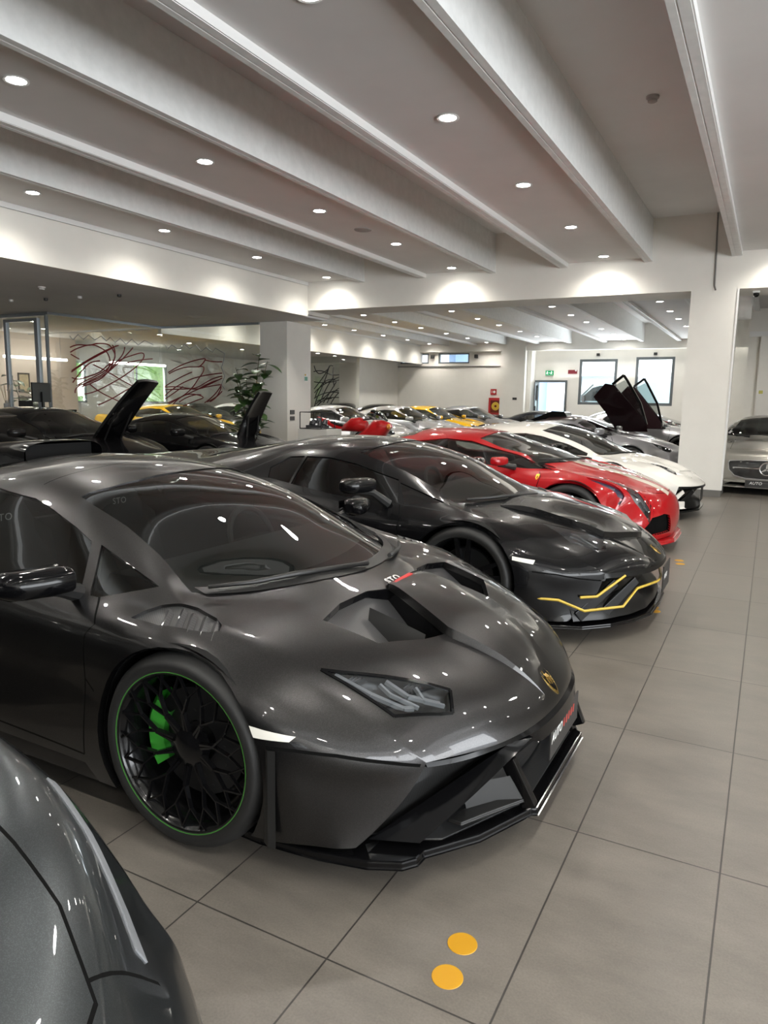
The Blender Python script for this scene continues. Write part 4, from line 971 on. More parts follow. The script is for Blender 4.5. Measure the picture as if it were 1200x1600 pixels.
# roof scoop, fin and rear wing
bm = bmesh.new(); rows = []
for x, w, h, b in ((-1.66, .24, .072, 0), (-1.72, .235, .083, 0), (-1.85, .21, .095, 0), (-2.1, .16, .12, 0), (-2.5, .10, .14, 0), (-2.9, .03, .10, 0)):
    z0 = c.on(x, 0).z; r = []
    for k in range(13):
        a = PI*k/12; cx = math.cos(a); sz = math.sin(a); r.append((x-.0*sz, w*(abs(cx)**.55)*(1 if cx > 0 else -1), z0-.03+(h+.03)*(sz**.5)))
    rows.append(r)
loft(bm, rows); sc_ = obj('roof_scoop', bm, M['gloss_black'], E_, smooth=True)
bm = bmesh.new(); rows = [[(-1.70-.0*k, -.20+.4*k/8, 1.12+.085*u/3) for k in range(9)] for u in range(4)]; loft(bm, rows); obj('scoop_mouth', bm, M['liner'], sc_)
bm = bmesh.new(); prism(bm, [(-2.2, 1.12), (-2.75, 1.25), (-3.3, 1.28), (-3.45, 1.22), (-3.3, .9), (-2.4, .98)], -.012, .012, 1); obj('shark_fin', bm, M['gloss_black'], E_, bevel=.004)
bm = bmesh.new(); prism(bm, [(-3.30, 1.30), (-3.38, 1.285), (-3.62, 1.31), (-3.66, 1.34), (-3.6, 1.335), (-3.4, 1.315)], -.90, .90, 1); w = obj('rear_wing', bm, M['gloss_black'], E_, bevel=.003)
for g in (1, -1):
    bm = bmesh.new(); bar(bm, (-3.35, g*.45, .9), (-3.42, g*.45, 1.3), .14, .1, .015, up=Vector((0, 1, 0))); obj('wing_support', bm, M['gloss_black'], w)
for g in (1, -1):
    bm = bmesh.new(); bar(bm, (-3.40, g*.40, .78), (-3.36, g*.82, .78), .05, .04, .02, up=Vector((1, 0, 0))); obj('tail_light', bm, mat('tail_lens', (.35, .01, .01), .2, 0, 1.), E_)
c.mirror((-.51, 1.05, .845), (.17, .24, .095), (-.56, .86, .765), mat=M['gloss_black'])
def lift(pts, d): return [c.on(x, y, d) for x, y in pts]
c.wipers([lift([(.17, -.02), (.05, -.36), (-.03, -.50), (-.13, -.64)], .022), lift([(.17, .17), (.14, .30), (.10, .40), (.03, .54)], .022)])
bm = bmesh.new(); rows = []
for k in range(17):
    t = k/8-1; y = .66*t; x = .165-.31*abs(t)**2.0; rows.append([c.on(x+.02, y, .004), c.on(x-.03, y, .007)])
loft(bm, rows); obj('cowl_panel', bm, M['black'], E_, smooth=True)
interior(E_, M, -.52, .76, -1.55, .68)
for g in (1, -1):
    text_obj('seat_lettering', 'STO', .05, M['ink'], frame3((-1.68, g*.36, .86), (0, 1, 0), (-.25, 0, 1)), E_, 1.1, 0, .2)
c.wheels(M['green'], M['green_line'], True, math.radians(1.5), 'green')
bm = bmesh.new(); rows = []
for x in (-.80, -.86): rows.append([(x, -.10+.2*k/6, 1.035-.01*abs(k-3)) for k in range(7)])
box(bm, (-.86, -.11, .985), (-.84, .11, 1.04)); obj('rear_view_mirror', bm, M['black'], E_, bevel=.006)
# ------------------------------------------------------------------ shared recipes for the other cars
def glazing(c, M, top=2.13, front=4.55, back=9.35, quarter=None, tint=None, rear=True, ws=True):
    g = tint or M['glass']
    if ws:
        P = c.sc([(4.05, 0), (4.05, .6), (4.05, 1.2), (4.07, 1.88), (5, 1.93), (6, 1.93), (6.93, 1.86), (6.96, 1.2), (6.97, .6), (6.97, 0)], 'top')
        c.mid('windshield', P, 'top', M['glass'], -.005, .02)
    U = [(front+.25, 2.36), (5.3, top+.05), (6.2, top), (7.2, top), (8.2, top), (9.0, top+.1), (back, 2.55), (back-.25, 2.9)]; Lw = [(8, 2.93), (6.5, 2.93), (5.4, 2.91), (front, 2.78)]
    c.pair('side_window', c.sc(U+Lw, 'side'), 'side', g, -.006, .02)
    if rear: c.mid('rear_window', c.sc([(8.9, 0), (8.9, 1), (9.0, 1.75), (9.8, 1.8), (10.7, 1.7), (10.75, 1), (10.75, 0)], 'top'), 'top', M['glass_dark'], -.006, .02)
def door_lines(c):
    a = c.sc([(5.05, 3.05), (5.0, 3.6), (5.0, 5), (5.1, 6.4)], 'side'); b = c.sc([(5.1, 6.4), (7, 6.35), (8.3, 6.3), (8.6, 5), (8.95, 3.6), (8.9, 3.05)], 'side')
    c.seam(a, 'side'); c.seam(b, 'side')
def gold_shield(c, x, y, s): shield(c, x, y, s, c.e)
def front_plate(c, x, y0, y1, z0, z1, txt=True, size=.05):
    bm = bmesh.new(); box(bm, (x, y0, z0), (x+.008, y1, z1)); pl = obj('dealer_plate', bm, M['plate'], c.e)
    if txt: text_obj('plate_lettering', 'AUTO', size, M['ink'], frame3((x+.009, y0+(y1-y0)*.3, (z0+z1)/2+.01), (0, 1, 0), (0, 0, 1)), pl, 1.05, .0006, .2, .0006)
FASC = mat('satin_black', (.004, .004, .004), .3, spec=.25)
def wedge_front(c, fo, paint_, zl, corner=None, lines=True):
    """black lower front of the wedge-shaped cars: fascia, intakes, splitter"""
    sh = c.sh; P = [sh.at(0, k/6) for k in range(-24, 25)]
    bm = bmesh.new(); rows = []
    for p in P:
        x, y, z = p; a = abs(y)/.74; xp = np.interp(abs(y), [0, .3, .5, .7, .85, .95, 1.], [fo-.04, fo-.055, fo-.12, fo-.24, fo-.40, fo-.63, fo-.9])
        y1 = y*(1+.16*a**3); x1 = np.interp(abs(y1), [0, .3, .5, .7, .85, .95, 1.], [fo-.04, fo-.055, fo-.12, fo-.24, fo-.40, fo-.63, fo-.9])
        rows.append([(x-.004, y, z+.001), (x+.006, y, z-.03), (x1-.07, y1*.99, z-.07), (x1-.10, y1, .27), (x1-.02, y1*1.02, .20), (x1, y1*1.02, .135), (x1-.4, y1*.9, .125)])
    loft(bm, rows); obj('front_fascia', bm, FASC, c.e, smooth=True)
    half = [(fo-.01, 0), (fo-.02, .32), (fo-.09, .52), (fo-.20, .72), (fo-.34, .87), (fo-.55, .955), (fo-.80, .975)]
    out = half+[(x, -y) for x, y in half[::-1] if y]
    bm = bmesh.new(); prism(bm, out, .095, .115); obj('splitter', bm, M['gloss_black'], c.e, bevel=.005)
    for g in (1, -1):
        bm = bmesh.new(); Q = [sh.at(0, k) for k in (4, 4.8, 5.6, 6.3, 7)]; Q = [Vector((p[0], g*abs(p[1]), p[2])) for p in Q]
        loft(bm, [[p, p+Vector((-.10, -g*.12, 0))] for p in Q]); obj('bumper_return', bm, M['gloss_black'], c.e, smooth=True)
        for k in range(2):                              # slanted intake blades
            bm = bmesh.new(); bar(bm, (fo-.10-.10*k, g*(.50+.14*k), .36), (fo-.26-.12*k, g*(.70+.14*k), .16), .05, .07, .02, up=Vector((.8, g*.5, .2))); obj('intake_blade', bm, corner if (corner and k) else FASC, c.e, bevel=.004)
def raised_hood(c, xa, xf, w, off, mat_, name='hood_panel', n=16, m=13):
    rows = []
    for j in range(m):
        t = j/(m-1)*2-1; r = []
        for i in range(n+1):
            u = i/n; x = xa+(xf(t)-xa)*u; y = t*w(x); r.append(c.on(x, y, off*min(1., u*4+.15)))
        rows.append(r)
    bm = bmesh.new(); V = loft(bm, rows)
    loft(bm, [rows[0], [c.on(p.x, p.y-.004, -.005) for p in rows[0]]]); loft(bm, [rows[-1], [c.on(p.x, p.y+.004, -.005) for p in rows[-1]]])
    loft(bm, [[r[-1] for r in rows], [c.on(r[-1].x+.002, r[-1].y, -.005) for r in rows]])
    bmesh.ops.remove_doubles(bm, verts=bm.verts[:], dist=1e-5)
    return obj(name, bm, mat_, c.e, smooth=True)
def lamp_bits(c, pts, d=.03, w=.03):
    """reflector bowls and light guides under a lamp lens; pts on the left-hand lamp"""
    for g in (1, -1):
        for (a, b, ww) in pts:
            bm = bmesh.new(); bar(bm, c.on(a[0], g*a[1], -.016), c.on(b[0], g*b[1], -.016), ww, ww, .012, up=Vector((.3, 0, 1))); obj('light_guide', bm, M['lamp'], c.e)
def housing(c, HLp, d=.05, m=None):
    for g in (1, -1):
        bm = bmesh.new(); P = [bm.verts.new(c.on(x, g*y, -d)) for x, y in HLp]; Q = [bm.verts.new(c.on(x, g*y, -.002)) for x, y in HLp]
        bm.faces.new(P)
        for i in range(len(P)): bm.faces.new((P[i-1], P[i], Q[i], Q[i-1]))
        obj('lamp_housing', bm, m or HOUS, c.e, recalc=False)

# ---- black wedge with yellow pin stripes
BLK = paint('black_lacquer', (.004, .004, .0045), 0, .25, 1.)
W2 = dict(xf=0., xr=-2.70, R=.335, rim=.27, w=.255, y=.985, Rarch=.365, Rarch_r=.385, Rr=.35, wr=.34, style='twin')
c = Car('supercar', 'black supercar with yellow pinstripes along its front bumper', 'car', (-1.66, 5.17, 0), 0, AVENT, BLK, W2, 7, 5, (3,), M)
c.mid('windshield', [(.150, 0), (.135, .20), (.11, .27), (0, .47), (-.165, .70), (-.374, .64), (-.582, .60), (-.90, .56), (-1.0, .535), (-.96, .48), (-.90, .30), (-.865, .13), (-.86, 0)], 'top', M['glass'], -.005, .02)
c.pair('side_window', [(-.60, .908), (-.80, .955), (-.97, .998), (-1.2, 1.03), (-1.40, 1.03), (-1.40, .84), (-.95, .785), (-.52, .768)], 'side', M['glass_dark'], -.006, .02)
c.pair('rear_quarter_window', [(-1.42, 1.03), (-1.55, 1.02), (-1.66, .94), (-1.62, .87), (-1.42, .845)], 'side', M['glass_dark'], -.006, .02)
c.pair('quarter_window', [(-.575, .89), (-.21, .785), (-.47, .765)], 'side', M['glass_dark'], -.006, .02)
AHL = [(.401, .60), (.636, .535), (.777, .462), (.823, .588), (.784, .64), (.614, .70)]
c.pair('headlight', AHL, 'top', M['lens'], -.001, .012)
c.pair('side_marker', [(.339, .526), (.47, .507), (.463, .483), (.341, .503)], 'side', M['white'], .002, .01, label='white side marker lamp')
c.seam([(-.50, .76), (-.46, .69), (-.47, .50), (-.48, .22)], 'side'); c.seam([(-.48, .22), (-1.5, .24), (-1.62, .5), (-1.68, .84)], 'side')
c.seam([(.83, .385), (.72, .40), (.6, .425), (.46, .44)], 'side', .008)
c.mid('rear_window', [(-1.7, 0), (-1.72, .36), (-2.3, .42), (-2.6, .40), (-2.62, 0)], 'top', M['glass_dark'], -.006, .02)
c.done(); c.floor(-3.2, .65, .94); AV = c
housing(c, AHL, .04, mat('lamp_grey', (.13, .135, .14), .25, .5)); lamp_bits(c, [((.46, .605), (.62, .575), .02), ((.62, .575), (.78, .60), .02), ((.6, .63), (.74, .62), .018), ((.7, .53), (.77, .52), .05)])
raised_hood(c, .08, lambda t: .925-.17*abs(t)**1.1, lambda x: float(np.interp(x, [.05, .13, .32, .53, .76, .95], [.50, .465, .43, .44, .415, .40])), .034, BLK)
for g in (1, -1):
    bm = bmesh.new(); rows = []
    for k in range(11):
        t = k/10; x = .80+.27*t; y = g*(.40-.16*t); rows.append([c.on(x, y-.02, -.001), c.on(x, y, .009*(1-t*.6)), c.on(x, y+.02, -.001)])
    loft(bm, rows); obj('nose_crease', bm, BLK, c.e, smooth=True)
wedge_front(c, 1.10, BLK, .415)
for g in (1, -1):
    for L in ([(.715, .835, .287), (.80, .765, .289), (.93, .585, .40)], [(.30, .985, .275), (.60, .90, .270), (.742, .818, .202), (.93, .585, .200), (.99, .475, .30), (1.06, .10, .272), (1.065, 0, .268)]):
        bm = bmesh.new(); tube(bm, [(x+.016, g*y*1.01, z) for x, y, z in L], .0085, 6); obj('yellow_pinstripe', bm, M['yellow_line'], c.e, smooth=True, label='yellow pinstripe')
front_plate(c, 1.10, -.02, .32, .18, .36)
interior(c.e, M, -.58, .77, -1.60, .68)
c.mirror((-.70, 1.10, .90), (.17, .25, .10), (-.58, .90, .77), mat=BLK)
c.wipers([[c.on(x, y, .02) for x, y in ((.19, .0), (.06, -.36), (-.12, -.62))], [c.on(x, y, .02) for x, y in ((.20, .2), (.15, .32), (.04, .56))]])
c.wheels(M['disc'], None, False); gold_shield(c, 1.04, 0, .06)

# ---- red coupe with a pale stripe
RED = paint('racing_red', (.34, .004, .007), 0, .3, 1.)
PALE = paint('pale_stripe', (.62, .57, .46), 0, .3, 1.)
W3 = dict(xf=0., xr=-2.65, R=.335, rim=.265, w=.245, y=.965, Rarch=.365, Rr=.345, wr=.305, style='five')
c = Car('supercar', 'red sports coupe with a pale centre stripe on its hood', 'car', (-1.68, 7.95, 0), 0, N458, RED, W3, 7, 5, (), M)
glazing(c, M, top=2.12, front=4.5, back=9.3)
RHL = [(.10, .635), (.24, .585), (.40, .595), (.60, .625), (.735, .65), (.745, .70), (.69, .715), (.5, .70), (.30, .675)]
c.pair('headlight', RHL, 'top', M['lens'], -.001, .012)
c.pair('lamp_duct', [(.13, .80), (.24, .765), (.40, .735), (.50, .745), (.46, .79), (.32, .835), (.2, .84)], 'top', mat('navy_mesh', (.01, .012, .035), .4), -.02, .0)
DUCT = [(-.62, .0)]
c.tint(PALE, [(-.12, 0.10), (.50, .09), (.83, .08), (.83, .20), (.5, .25), (.1, .27), (-.15, .27)], 'top')
c.tint(PALE, [(-1.2, .06), (-3.2, .08), (-3.2, .20), (-1.2, .18)], 'top')
c.pair('front_intake', [(.30, .20), (.66, .19), (.76, .25), (.66, .37), (.48, .395), (.36, .37)], 'front', M['gap'], -.04, -.038, keep=lambda q, n: q.x > .4 and n.x > .05)
c.seam([(.10, .64), (.42, .545), (.62, .52), (.72, .43), (.80, .22), (.815, 0)], 'top', .006); c.seam([(.54, .36), (.40, .40), (.36, .46)], 'side', .006)
door_lines(c); c.done(); c.floor(-3.3, .6, .93)
housing(c, RHL, .03, mat('clear_lamp_grey', (.30, .30, .31), .3, .3)); lamp_bits(c, [((.25, .62), (.42, .635), .02), ((.46, .64), (.62, .66), .022), ((.64, .67), (.70, .68), .03)])
for g in (1, -1):
    bm = bmesh.new(); loft(bm, [[c.on(.56+.20*t/6, g*(.595+.02*t/6), .001), c.on(.60+.16*t/6, g*(.615+.03*t/6), .001)] for t in range(7)]); obj('hood_duct', bm, M['gap'], c.e)
    bm = bmesh.new(); s = .045; out = [(-.42, .5), (0, .58), (.42, .5), (.44, .1), (.3, -.25), (0, -.6), (-.3, -.25), (-.44, .1)]
    p0 = Vector((-.22, 0, .76)); pts = [c.sh.bvh.ray_cast(Vector((-.33+u*s*.9, g*2, .72+v*s*1.0)), Vector((0, -g, 0)))[0] for u, v in out]
    if all(pts): bm.faces.new([bm.verts.new(p+Vector((0, g*.003, .001))) for p in pts]); obj('fender_badge', bm, mat('badge_yellow', (.85, .62, .03), .3), c.e, label='small yellow shield badge')
bm = bmesh.new(); half = [(.935, 0), (.93, .30), (.87, .50), (.77, .68), (.65, .80), (.5, .87), (.3, .9)]; prism(bm, half+[(x, -y) for x, y in half[::-1] if y], .095, .135); obj('front_splitter', bm, RED, c.e, bevel=.012)
interior(c.e, M, -.72, .79, -1.62, .68)
c.mirror((-.70, 1.0, .865), (.13, .19, .09), (-.58, .86, .81), mat=RED)
c.wipers([[c.on(x, y, .02) for x, y in ((-.08, .05), (-.17, -.30), (-.40, -.60))], [c.on(x, y, .02) for x, y in ((-.05, .24), (-.12, .40), (-.30, .62))]])
c.wheels(mat('yellow_caliper', (.7, .45, .02), .4), None, False)

# ---- white wedge
WHT = paint('white_lacquer', (.72, .70, .65), 0, .3, 1.)
c = Car('supercar', 'white wedge-shaped supercar between the red coupe and the column', 'car', (-1.80, 10.5, 0), 0, AVENT, WHT, dict(W2), 6, 5, (3,), M)
c.mid('windshield', [(.150, 0), (.135, .20), (.11, .27), (0, .47), (-.165, .70), (-.374, .64), (-.582, .60), (-.90, .56), (-1.0, .535), (-.96, .48), (-.90, .30), (-.865, .13), (-.86, 0)], 'top', M['glass'], -.005, .02)
c.pair('side_window', [(-.30, .80), (-.60, .908), (-.80, .955), (-.97, .998), (-1.2, 1.03), (-1.45, 1.02), (-1.64, .94), (-1.60, .86), (-1.40, .82), (-.95, .785), (-.30, .765)], 'side', M['glass'], -.006, .02)
c.pair('hood_vent', [(.418, .47), (.554, .40), (.769, .47), (.798, .575), (.701, .60)], 'top', mat('dark_vent', (.05, .05, .052), .4), -.02, -.019)
c.pair('nose_slit', [(.895, .37), (.95, .30), (.965, .31), (.93, .37)], 'top', M['gap'], -.015, -.014)
c.seam([(-.50, .76), (-.46, .69), (-.47, .50), (-.48, .22)], 'side')
c.done(); c.floor(-3.2, .65, .94)
raised_hood(c, .12, lambda t: .90-.10*abs(t), lambda x: float(np.interp(x, [.05, .2, .5, .8, .95], [.46, .40, .36, .34, .30])), .018, WHT)
wedge_front(c, 1.10, WHT, .415, corner=WHT)
for g in (1, -1):
    bm = bmesh.new(); prism(bm, [(.62, g*.93), (.80, g*.80), (.93, g*.62), (.90, g*.58), (.74, g*.76), (.56, g*.88)], .14, .235); obj('bumper_corner', bm, WHT, c.e, bevel=.02)
interior(c.e, M, -.58, .77, -1.60, .68, mat('red_leather', (.30, .012, .02), .5))
c.mirror((-.66, 1.08, .87), (.17, .25, .11), (-.56, .90, .77), mat=M['gloss_black'])
c.wipers([[c.on(x, y, .02) for x, y in ((.19, .0), (.06, -.36), (-.12, -.62))], [c.on(x, y, .02) for x, y in ((.20, .2), (.15, .32), (.04, .56))]])
c.wheels(None, None, False); front_plate(c, 1.06, -.05, .25, .18, .36, False)

# ---- plainer coupes of the rows behind
def coupe(label, loc, net, col, W, rz=0., inside=None, oval=True, roof=True, lid=None, wheel_cal=None, tint=None, name='sports_car', mirror_mat=None, plate=False, pu=5, pv=4, windows=True, intake=True, stripes=None):
    P_ = col if not isinstance(col, tuple) else paint('lacquer', *col)
    c = Car(name, label, 'car', loc, rz, net, P_, W, pu, pv, (), M)
    glazing(c, M, tint=tint, rear=roof)
    if oval:
        ctr = c.sh.at(2.55, 2.72); a = [(ctr[0]+.17*math.cos(t)-.03*math.sin(t), ctr[1]+.085*math.sin(t)-.03*math.cos(t)) for t in [2*PI*i/18 for i in range(18)]]
        c.pair('headlight', a, 'top', M['lens'], -.001, .012)
    if stripes:
        for m_, w0, w1 in stripes: c.tint(m_, [(-3.2, w0), (.85, w0), (.85, w1), (-3.2, w1)], 'top')
    if not roof: c.mid('open_top', c.sc([(7.25, 0), (7.25, 1.7), (9.6, 1.75), (9.7, 0)], 'top'), 'top', M['gap'], 0, 0)
    if intake: c.pair('front_intake', [(.35, .20), (.66, .19), (.72, .27), (.60, .34), (.38, .33)], 'front', M['mesh'], -.03, -.029, keep=lambda q, n: q.x > .35 and n.x > .05)
    door_lines(c); r = c.done(); c.floor(c.W['xr']-.7, .6, c.W['y']-.04)
    if not roof:
        for o in list(c.e.children):
            if o.name.startswith('open_top'): bpy.data.objects.remove(o)
        for o in c.e.children:
            if o.name.startswith('cabin_lining'): bpy.data.objects.remove(o); break
    if oval:
        housing(c, a, .05)
        for g in (1, -1):
            bm = bmesh.new(); bmesh.ops.create_uvsphere(bm, u_segments=12, v_segments=8, radius=.05); bmesh.ops.translate(bm, verts=bm.verts[:], vec=c.on(ctr[0]-.02, g*ctr[1], -.045)); obj('lamp_bowl', bm, M['lamp'], c.e, smooth=True)
    wb = W['xf']-W['xr']
    belt = c.sh.at(6.5, 2.95)[2]; xd = c.sh.at(5.2, 0)[0]-.35
    interior(c.e, M, xd, belt-.03, xd-.95, .64, inside)
    ma = c.sh.at(5.35, 3.); c.mirror((ma[0]-.10, 1.02*W['y']/.95, ma[2]+.10), (.15, .22, .12), (ma[0], ma[1]-.01, ma[2]), mat=mirror_mat or P_)
    b0 = c.sh.at(4.02, 0); c.wipers([[c.on(x, y, .02) for x, y in ((b0[0]+.03, .0), (b0[0]-.02, -.30), (b0[0]-.12, -.58))]])
    c.wheels(wheel_cal, None, False)
    return c
W9 = dict(xf=0., xr=-2.46, R=.34, rim=.265, w=.245, y=.925, Rarch=.37, Rr=.35, wr=.305, style='ten')
N911b = gen_net(fo=.92, ro=1.0, wb=2.46, hw=.93, zn=.60, zm=.36, round_=.20, zc=.84, crest=.66, wsx=-.42, wsz=.92, wstx=-1.05, zr=1.29, rpx=-1.40, rw=.53, zbelt=.90, zdeck=.95, xdeck=-2.7, ztail=.86, fast=1.)
# roadster beyond the white car
NRO = gen_net(fo=.95, ro=.9, wb=2.5, hw=.95, zn=.58, zm=.36, round_=.18, zc=.83, crest=.70, wsx=-.42, wsz=.90, wstx=-.98, zr=1.17, rpx=-1.35, rw=.54, zbelt=.86, zdeck=.93, xdeck=-2.6, ztail=.88)
SILV = paint('silver_lacquer', (.42, .42, .43), .7, .3, 1.)
c = coupe('silver open-top roadster with patterned red seats behind the white car', (-2.25, 14.7, 0), NRO, paint('lilac_silver', (.40, .40, .42), .5, .32, 1.), W9, inside=noisy('red_pattern_seat', (.35, .03, .02), (.75, .28, .10), 26.), roof=False, wheel_cal=None)
# dark car with raised doors
c = coupe('dark red-and-black sports car with both doors swung up', (-2.75, 17.3, 0), N458, paint('dark_lacquer', (.02, .008, .009), 0, .3, 1.), W3, oval=False, name='sports_car', inside=mat('red_seat', (.3, .02, .02), .6))
def raised_door(e, g):
    """door panel swung up and forward, with its window"""
    out = [(-3.42, 1.59), (-3.19, 1.86), (-2.82, 2.05), (-2.74, 1.93), (-2.47, 1.47), (-2.33, 1.02), (-2.31, .88), (-2.93, .88), (-3.16, 1.26)]
    win = [(-3.01, 1.83), (-2.80, 1.95), (-2.70, 1.84), (-2.50, 1.46), (-2.40, 1.12)]
    dx = 0. if g < 0 else .06
    y0 = -.95+17.3 if g < 0 else 18.25
    def T(p, d=0): return Vector((p[0]+dx+2.75, (y0-17.3+d)+g*(p[1]-.88)*.22, p[1]))
    bm = bmesh.new()
    fr = [(-3.42, 1.59), (-3.19, 1.86), (-3.01, 1.83), (-2.40, 1.12), (-2.33, 1.02), (-2.31, .88), (-2.93, .88), (-3.16, 1.26)]
    A = [bm.verts.new(T(p, g*.05)) for p in fr]; B = [bm.verts.new(T(p, -g*.05)) for p in fr]
    bm.faces.new(A); bm.faces.new(B)
    for i in range(len(fr)): bm.faces.new((A[i-1], A[i], B[i], B[i-1]))
    d = obj('door', bm, paint('door_lacquer', (.018, .007, .009), 0, .3, 1.), e, bevel=.015)
    bm = bmesh.new(); L = [(-3.05, 1.86), (-2.82, 2.05), (-2.74, 1.93), (-2.47, 1.47), (-2.33, 1.02)]
    for a, b in zip(L, L[1:]): bar(bm, T(a), T(b), .05, .05, .05, up=Vector((0, 1, 0)))
    bar(bm, T((-3.05, 1.86)), T((-2.37, 1.06)), .04, .04, .06, up=Vector((0, 1, 0))); obj('window_frame', bm, M['gloss_black'], d)
    bm = bmesh.new(); bm.faces.new([bm.verts.new(T(p)) for p in win]); obj('door_window', bm, M['glass'], d)
raised_door(c.e, -1); raised_door(c.e, 1)
bm = bmesh.new(); prism(bm, [(-1.45, 1.10), (-1.52, 1.225), (-1.80, 1.235), (-2.3, 1.02)], -.34, .34, 1); obj('roof_scoop', bm, M['gloss_black'], c.e, bevel=.02)
# two more beyond it, seen past the column
coupe('pale silver coupe deep in the row, beside the right column', (-1.9, 20.3, 0), N911b, SILV, W9)
coupe('red-sided pale car deepest in the row under the window', (-1.95, 23.3, 0), N458, paint('pearl_white', (.62, .60, .58), 0, .3, 1.), W3, stripes=[(paint('red_flank', (.35, .01, .012), 0, .3, 1.), .55, .9)])
# silver gull-wing coupe on the right, nose towards the aisle
NSLS2 = gen_net(fo=.95, ro=.92, wb=2.68, hw=.97, zn=.665, zm=.42, round_=.10, zc=.85, crest=.70, wsx=-.62, wsz=.92, wstx=-1.22, zr=1.28, rpx=-1.52, rw=.53, zbelt=.89, zdeck=.90, xdeck=-2.75, ztail=.86, nosew=.95)
SAND = paint('sand_silver', (.36, .345, .31), .65, .33, 1.)
c = Car('sports_car', 'sand-silver coupe with a wide star grille right of the column', 'car', (.02, 14.2, 0), -PI/2, NSLS2, SAND, dict(W3, y=.96), 6, 5, (), M)
glazing(c, M); 
GR = [(0, .26), (.30, .265), (.47, .31), (.555, .40), (.575, .50), (.56, .545), (.3, .565), (0, .57)]
c.mid('grille', [(y, z) for y, z in GR], 'front', M['mesh'], -.03, -.03, keep=lambda q, n: q.x > .5 and n.x > .05)
c.pair('headlight', [(.55, .79), (.76, .70), (.80, .75), (.70, .85), (.56, .88)], 'top', M['lens'], -.001, .012)
c.pair('side_intake', [(.66, .27), (.90, .28), (.90, .40), (.70, .41)], 'front', M['gap'], -.03, -.029, keep=lambda q, n: q.x > .2 and n.x > .05)
c.mid('lower_intake', [(0, .145), (.62, .15), (.52, .20), (0, .20)], 'front', M['gap'], -.02, -.019, keep=lambda q, n: q.x > .5)
c.seam([(-.50, .55), (.2, .56), (.70, .57), (.74, .3), (.75, 0)], 'top', .006)
door_lines(c); c.done(); c.floor(-3.3, .6, .93); housing(c, [(.55, .79), (.76, .70), (.80, .75), (.70, .85), (.56, .88)])
for i in range(len(GR)-1):
    pass
bm = bmesh.new(); pts = []
for y, z in [(-y, z) for y, z in GR[::-1]]+GR[1:]:
    h = c.sh.bvh.ray_cast(Vector((3, y, z)), Vector((-1, 0, 0)))[0]; pts.append(h+Vector((.004, 0, 0)))
tube(bm, pts+[pts[0]], .010, 6); obj('grille_frame', bm, M['silver'], c.e, smooth=True)
xg = pts[0].x+.0
bm = bmesh.new(); tube(bm, [(.90, -.50, .435), (.945, -.30, .44), (.965, -.1, .44)], .018, 8); tube(bm, [(.90, .50, .435), (.945, .30, .44), (.965, .1, .44)], .018, 8); obj('grille_bar', bm, M['chrome'], c.e, smooth=True)
bm = lathe_y([(.10+.014*math.cos(a), .014*math.sin(a)) for a in [2*PI*i/8 for i in range(8)]], 32, closed=True)
for a in (PI/2, PI/2+2*PI/3, PI/2-2*PI/3): bar(bm, (0, 0, 0), (.10*math.cos(a), 0, .10*math.sin(a)), .034, .008, .02)
bm.transform(Matrix.Translation((.975, 0, .435)) @ Matrix.Rotation(PI/2, 4, 'Z')); obj('grille_star', bm, M['chrome'], c.e)
bm = bmesh.new(); prism(bm, [(.955, -.62), (.985, -.3), (.99, 0), (.985, .3), (.955, .62), (.86, .66), (.86, -.66)], .205, .235); obj('bumper_trim', bm, SAND, c.e, bevel=.008)
bm = bmesh.new(); half = [(.965, 0), (.95, .45), (.90, .68), (.76, .86), (.5, .92)]; prism(bm, half+[(x, -y) for x, y in half[::-1] if y], .115, .135); obj('front_lip', bm, SAND, c.e, bevel=.006)
front_plate(c, .985, -.30, .22, .13, .245, True, .065)
interior(c.e, M, -1.12, .86, -2.05, .64); ma = c.sh.at(5.35, 3.)
c.mirror((-.92, 1.0, 1.0), (.16, .22, .13), (-.80, .86, .88), mat=M['gloss_black'])
c.wipers([[c.on(x, y, .02) for x, y in ((-.58, .05), (-.62, -.28), (-.72, -.55))]]); c.wheels(None, None, False)

# ---- nearest car, bottom left corner: only its front left fender shows
NFG = gen_net(fo=.90, ro=.95, wb=2.6, hw=.985, zn=.56, zm=.36, round_=.25, zc=.86, crest=.745, wsx=-.35, wsz=.92, wstx=-1.0, zr=1.25, rpx=-1.4, nosew=1.0)
SLATE = paint('slate_grey', (.062, .069, .073), .9, .34, 1., .3)
c = Car('sports_car', 'slate grey car cut off by the lower left corner of the photo', 'car', (-1.36, -.05, 0), 0, NFG, SLATE, dict(W3, y=.97, xf=-.25), 8, 6, (), M)
glazing(c, M)
c.pair('light_strip', [(.255, .842), (.36, .833), (.46, .811), (.53, .785), (.54, .797), (.47, .825), (.36, .848), (.26, .855)], 'top', M['drl'], .003, .01, label='long thin silver lamp strip')
c.seam([(-.2, .70), (.10, .70), (.32, .70), (.48, .69), (.60, .65), (.70, .5), (.74, .3), (.75, 0)], 'top', .006)
c.seam([(.575, .66), (.565, .80)], 'top', .005)
door_lines(c); c.done(); c.floor(-3.3, .55, .93)
interior(c.e, M, -.85, .86, -1.75, .64); c.mirror((-.80, 1.03, .96), (.15, .22, .12), (-.70, .86, .86), mat=SLATE, sides=(1, -1)); c.wheels(None, None, False)

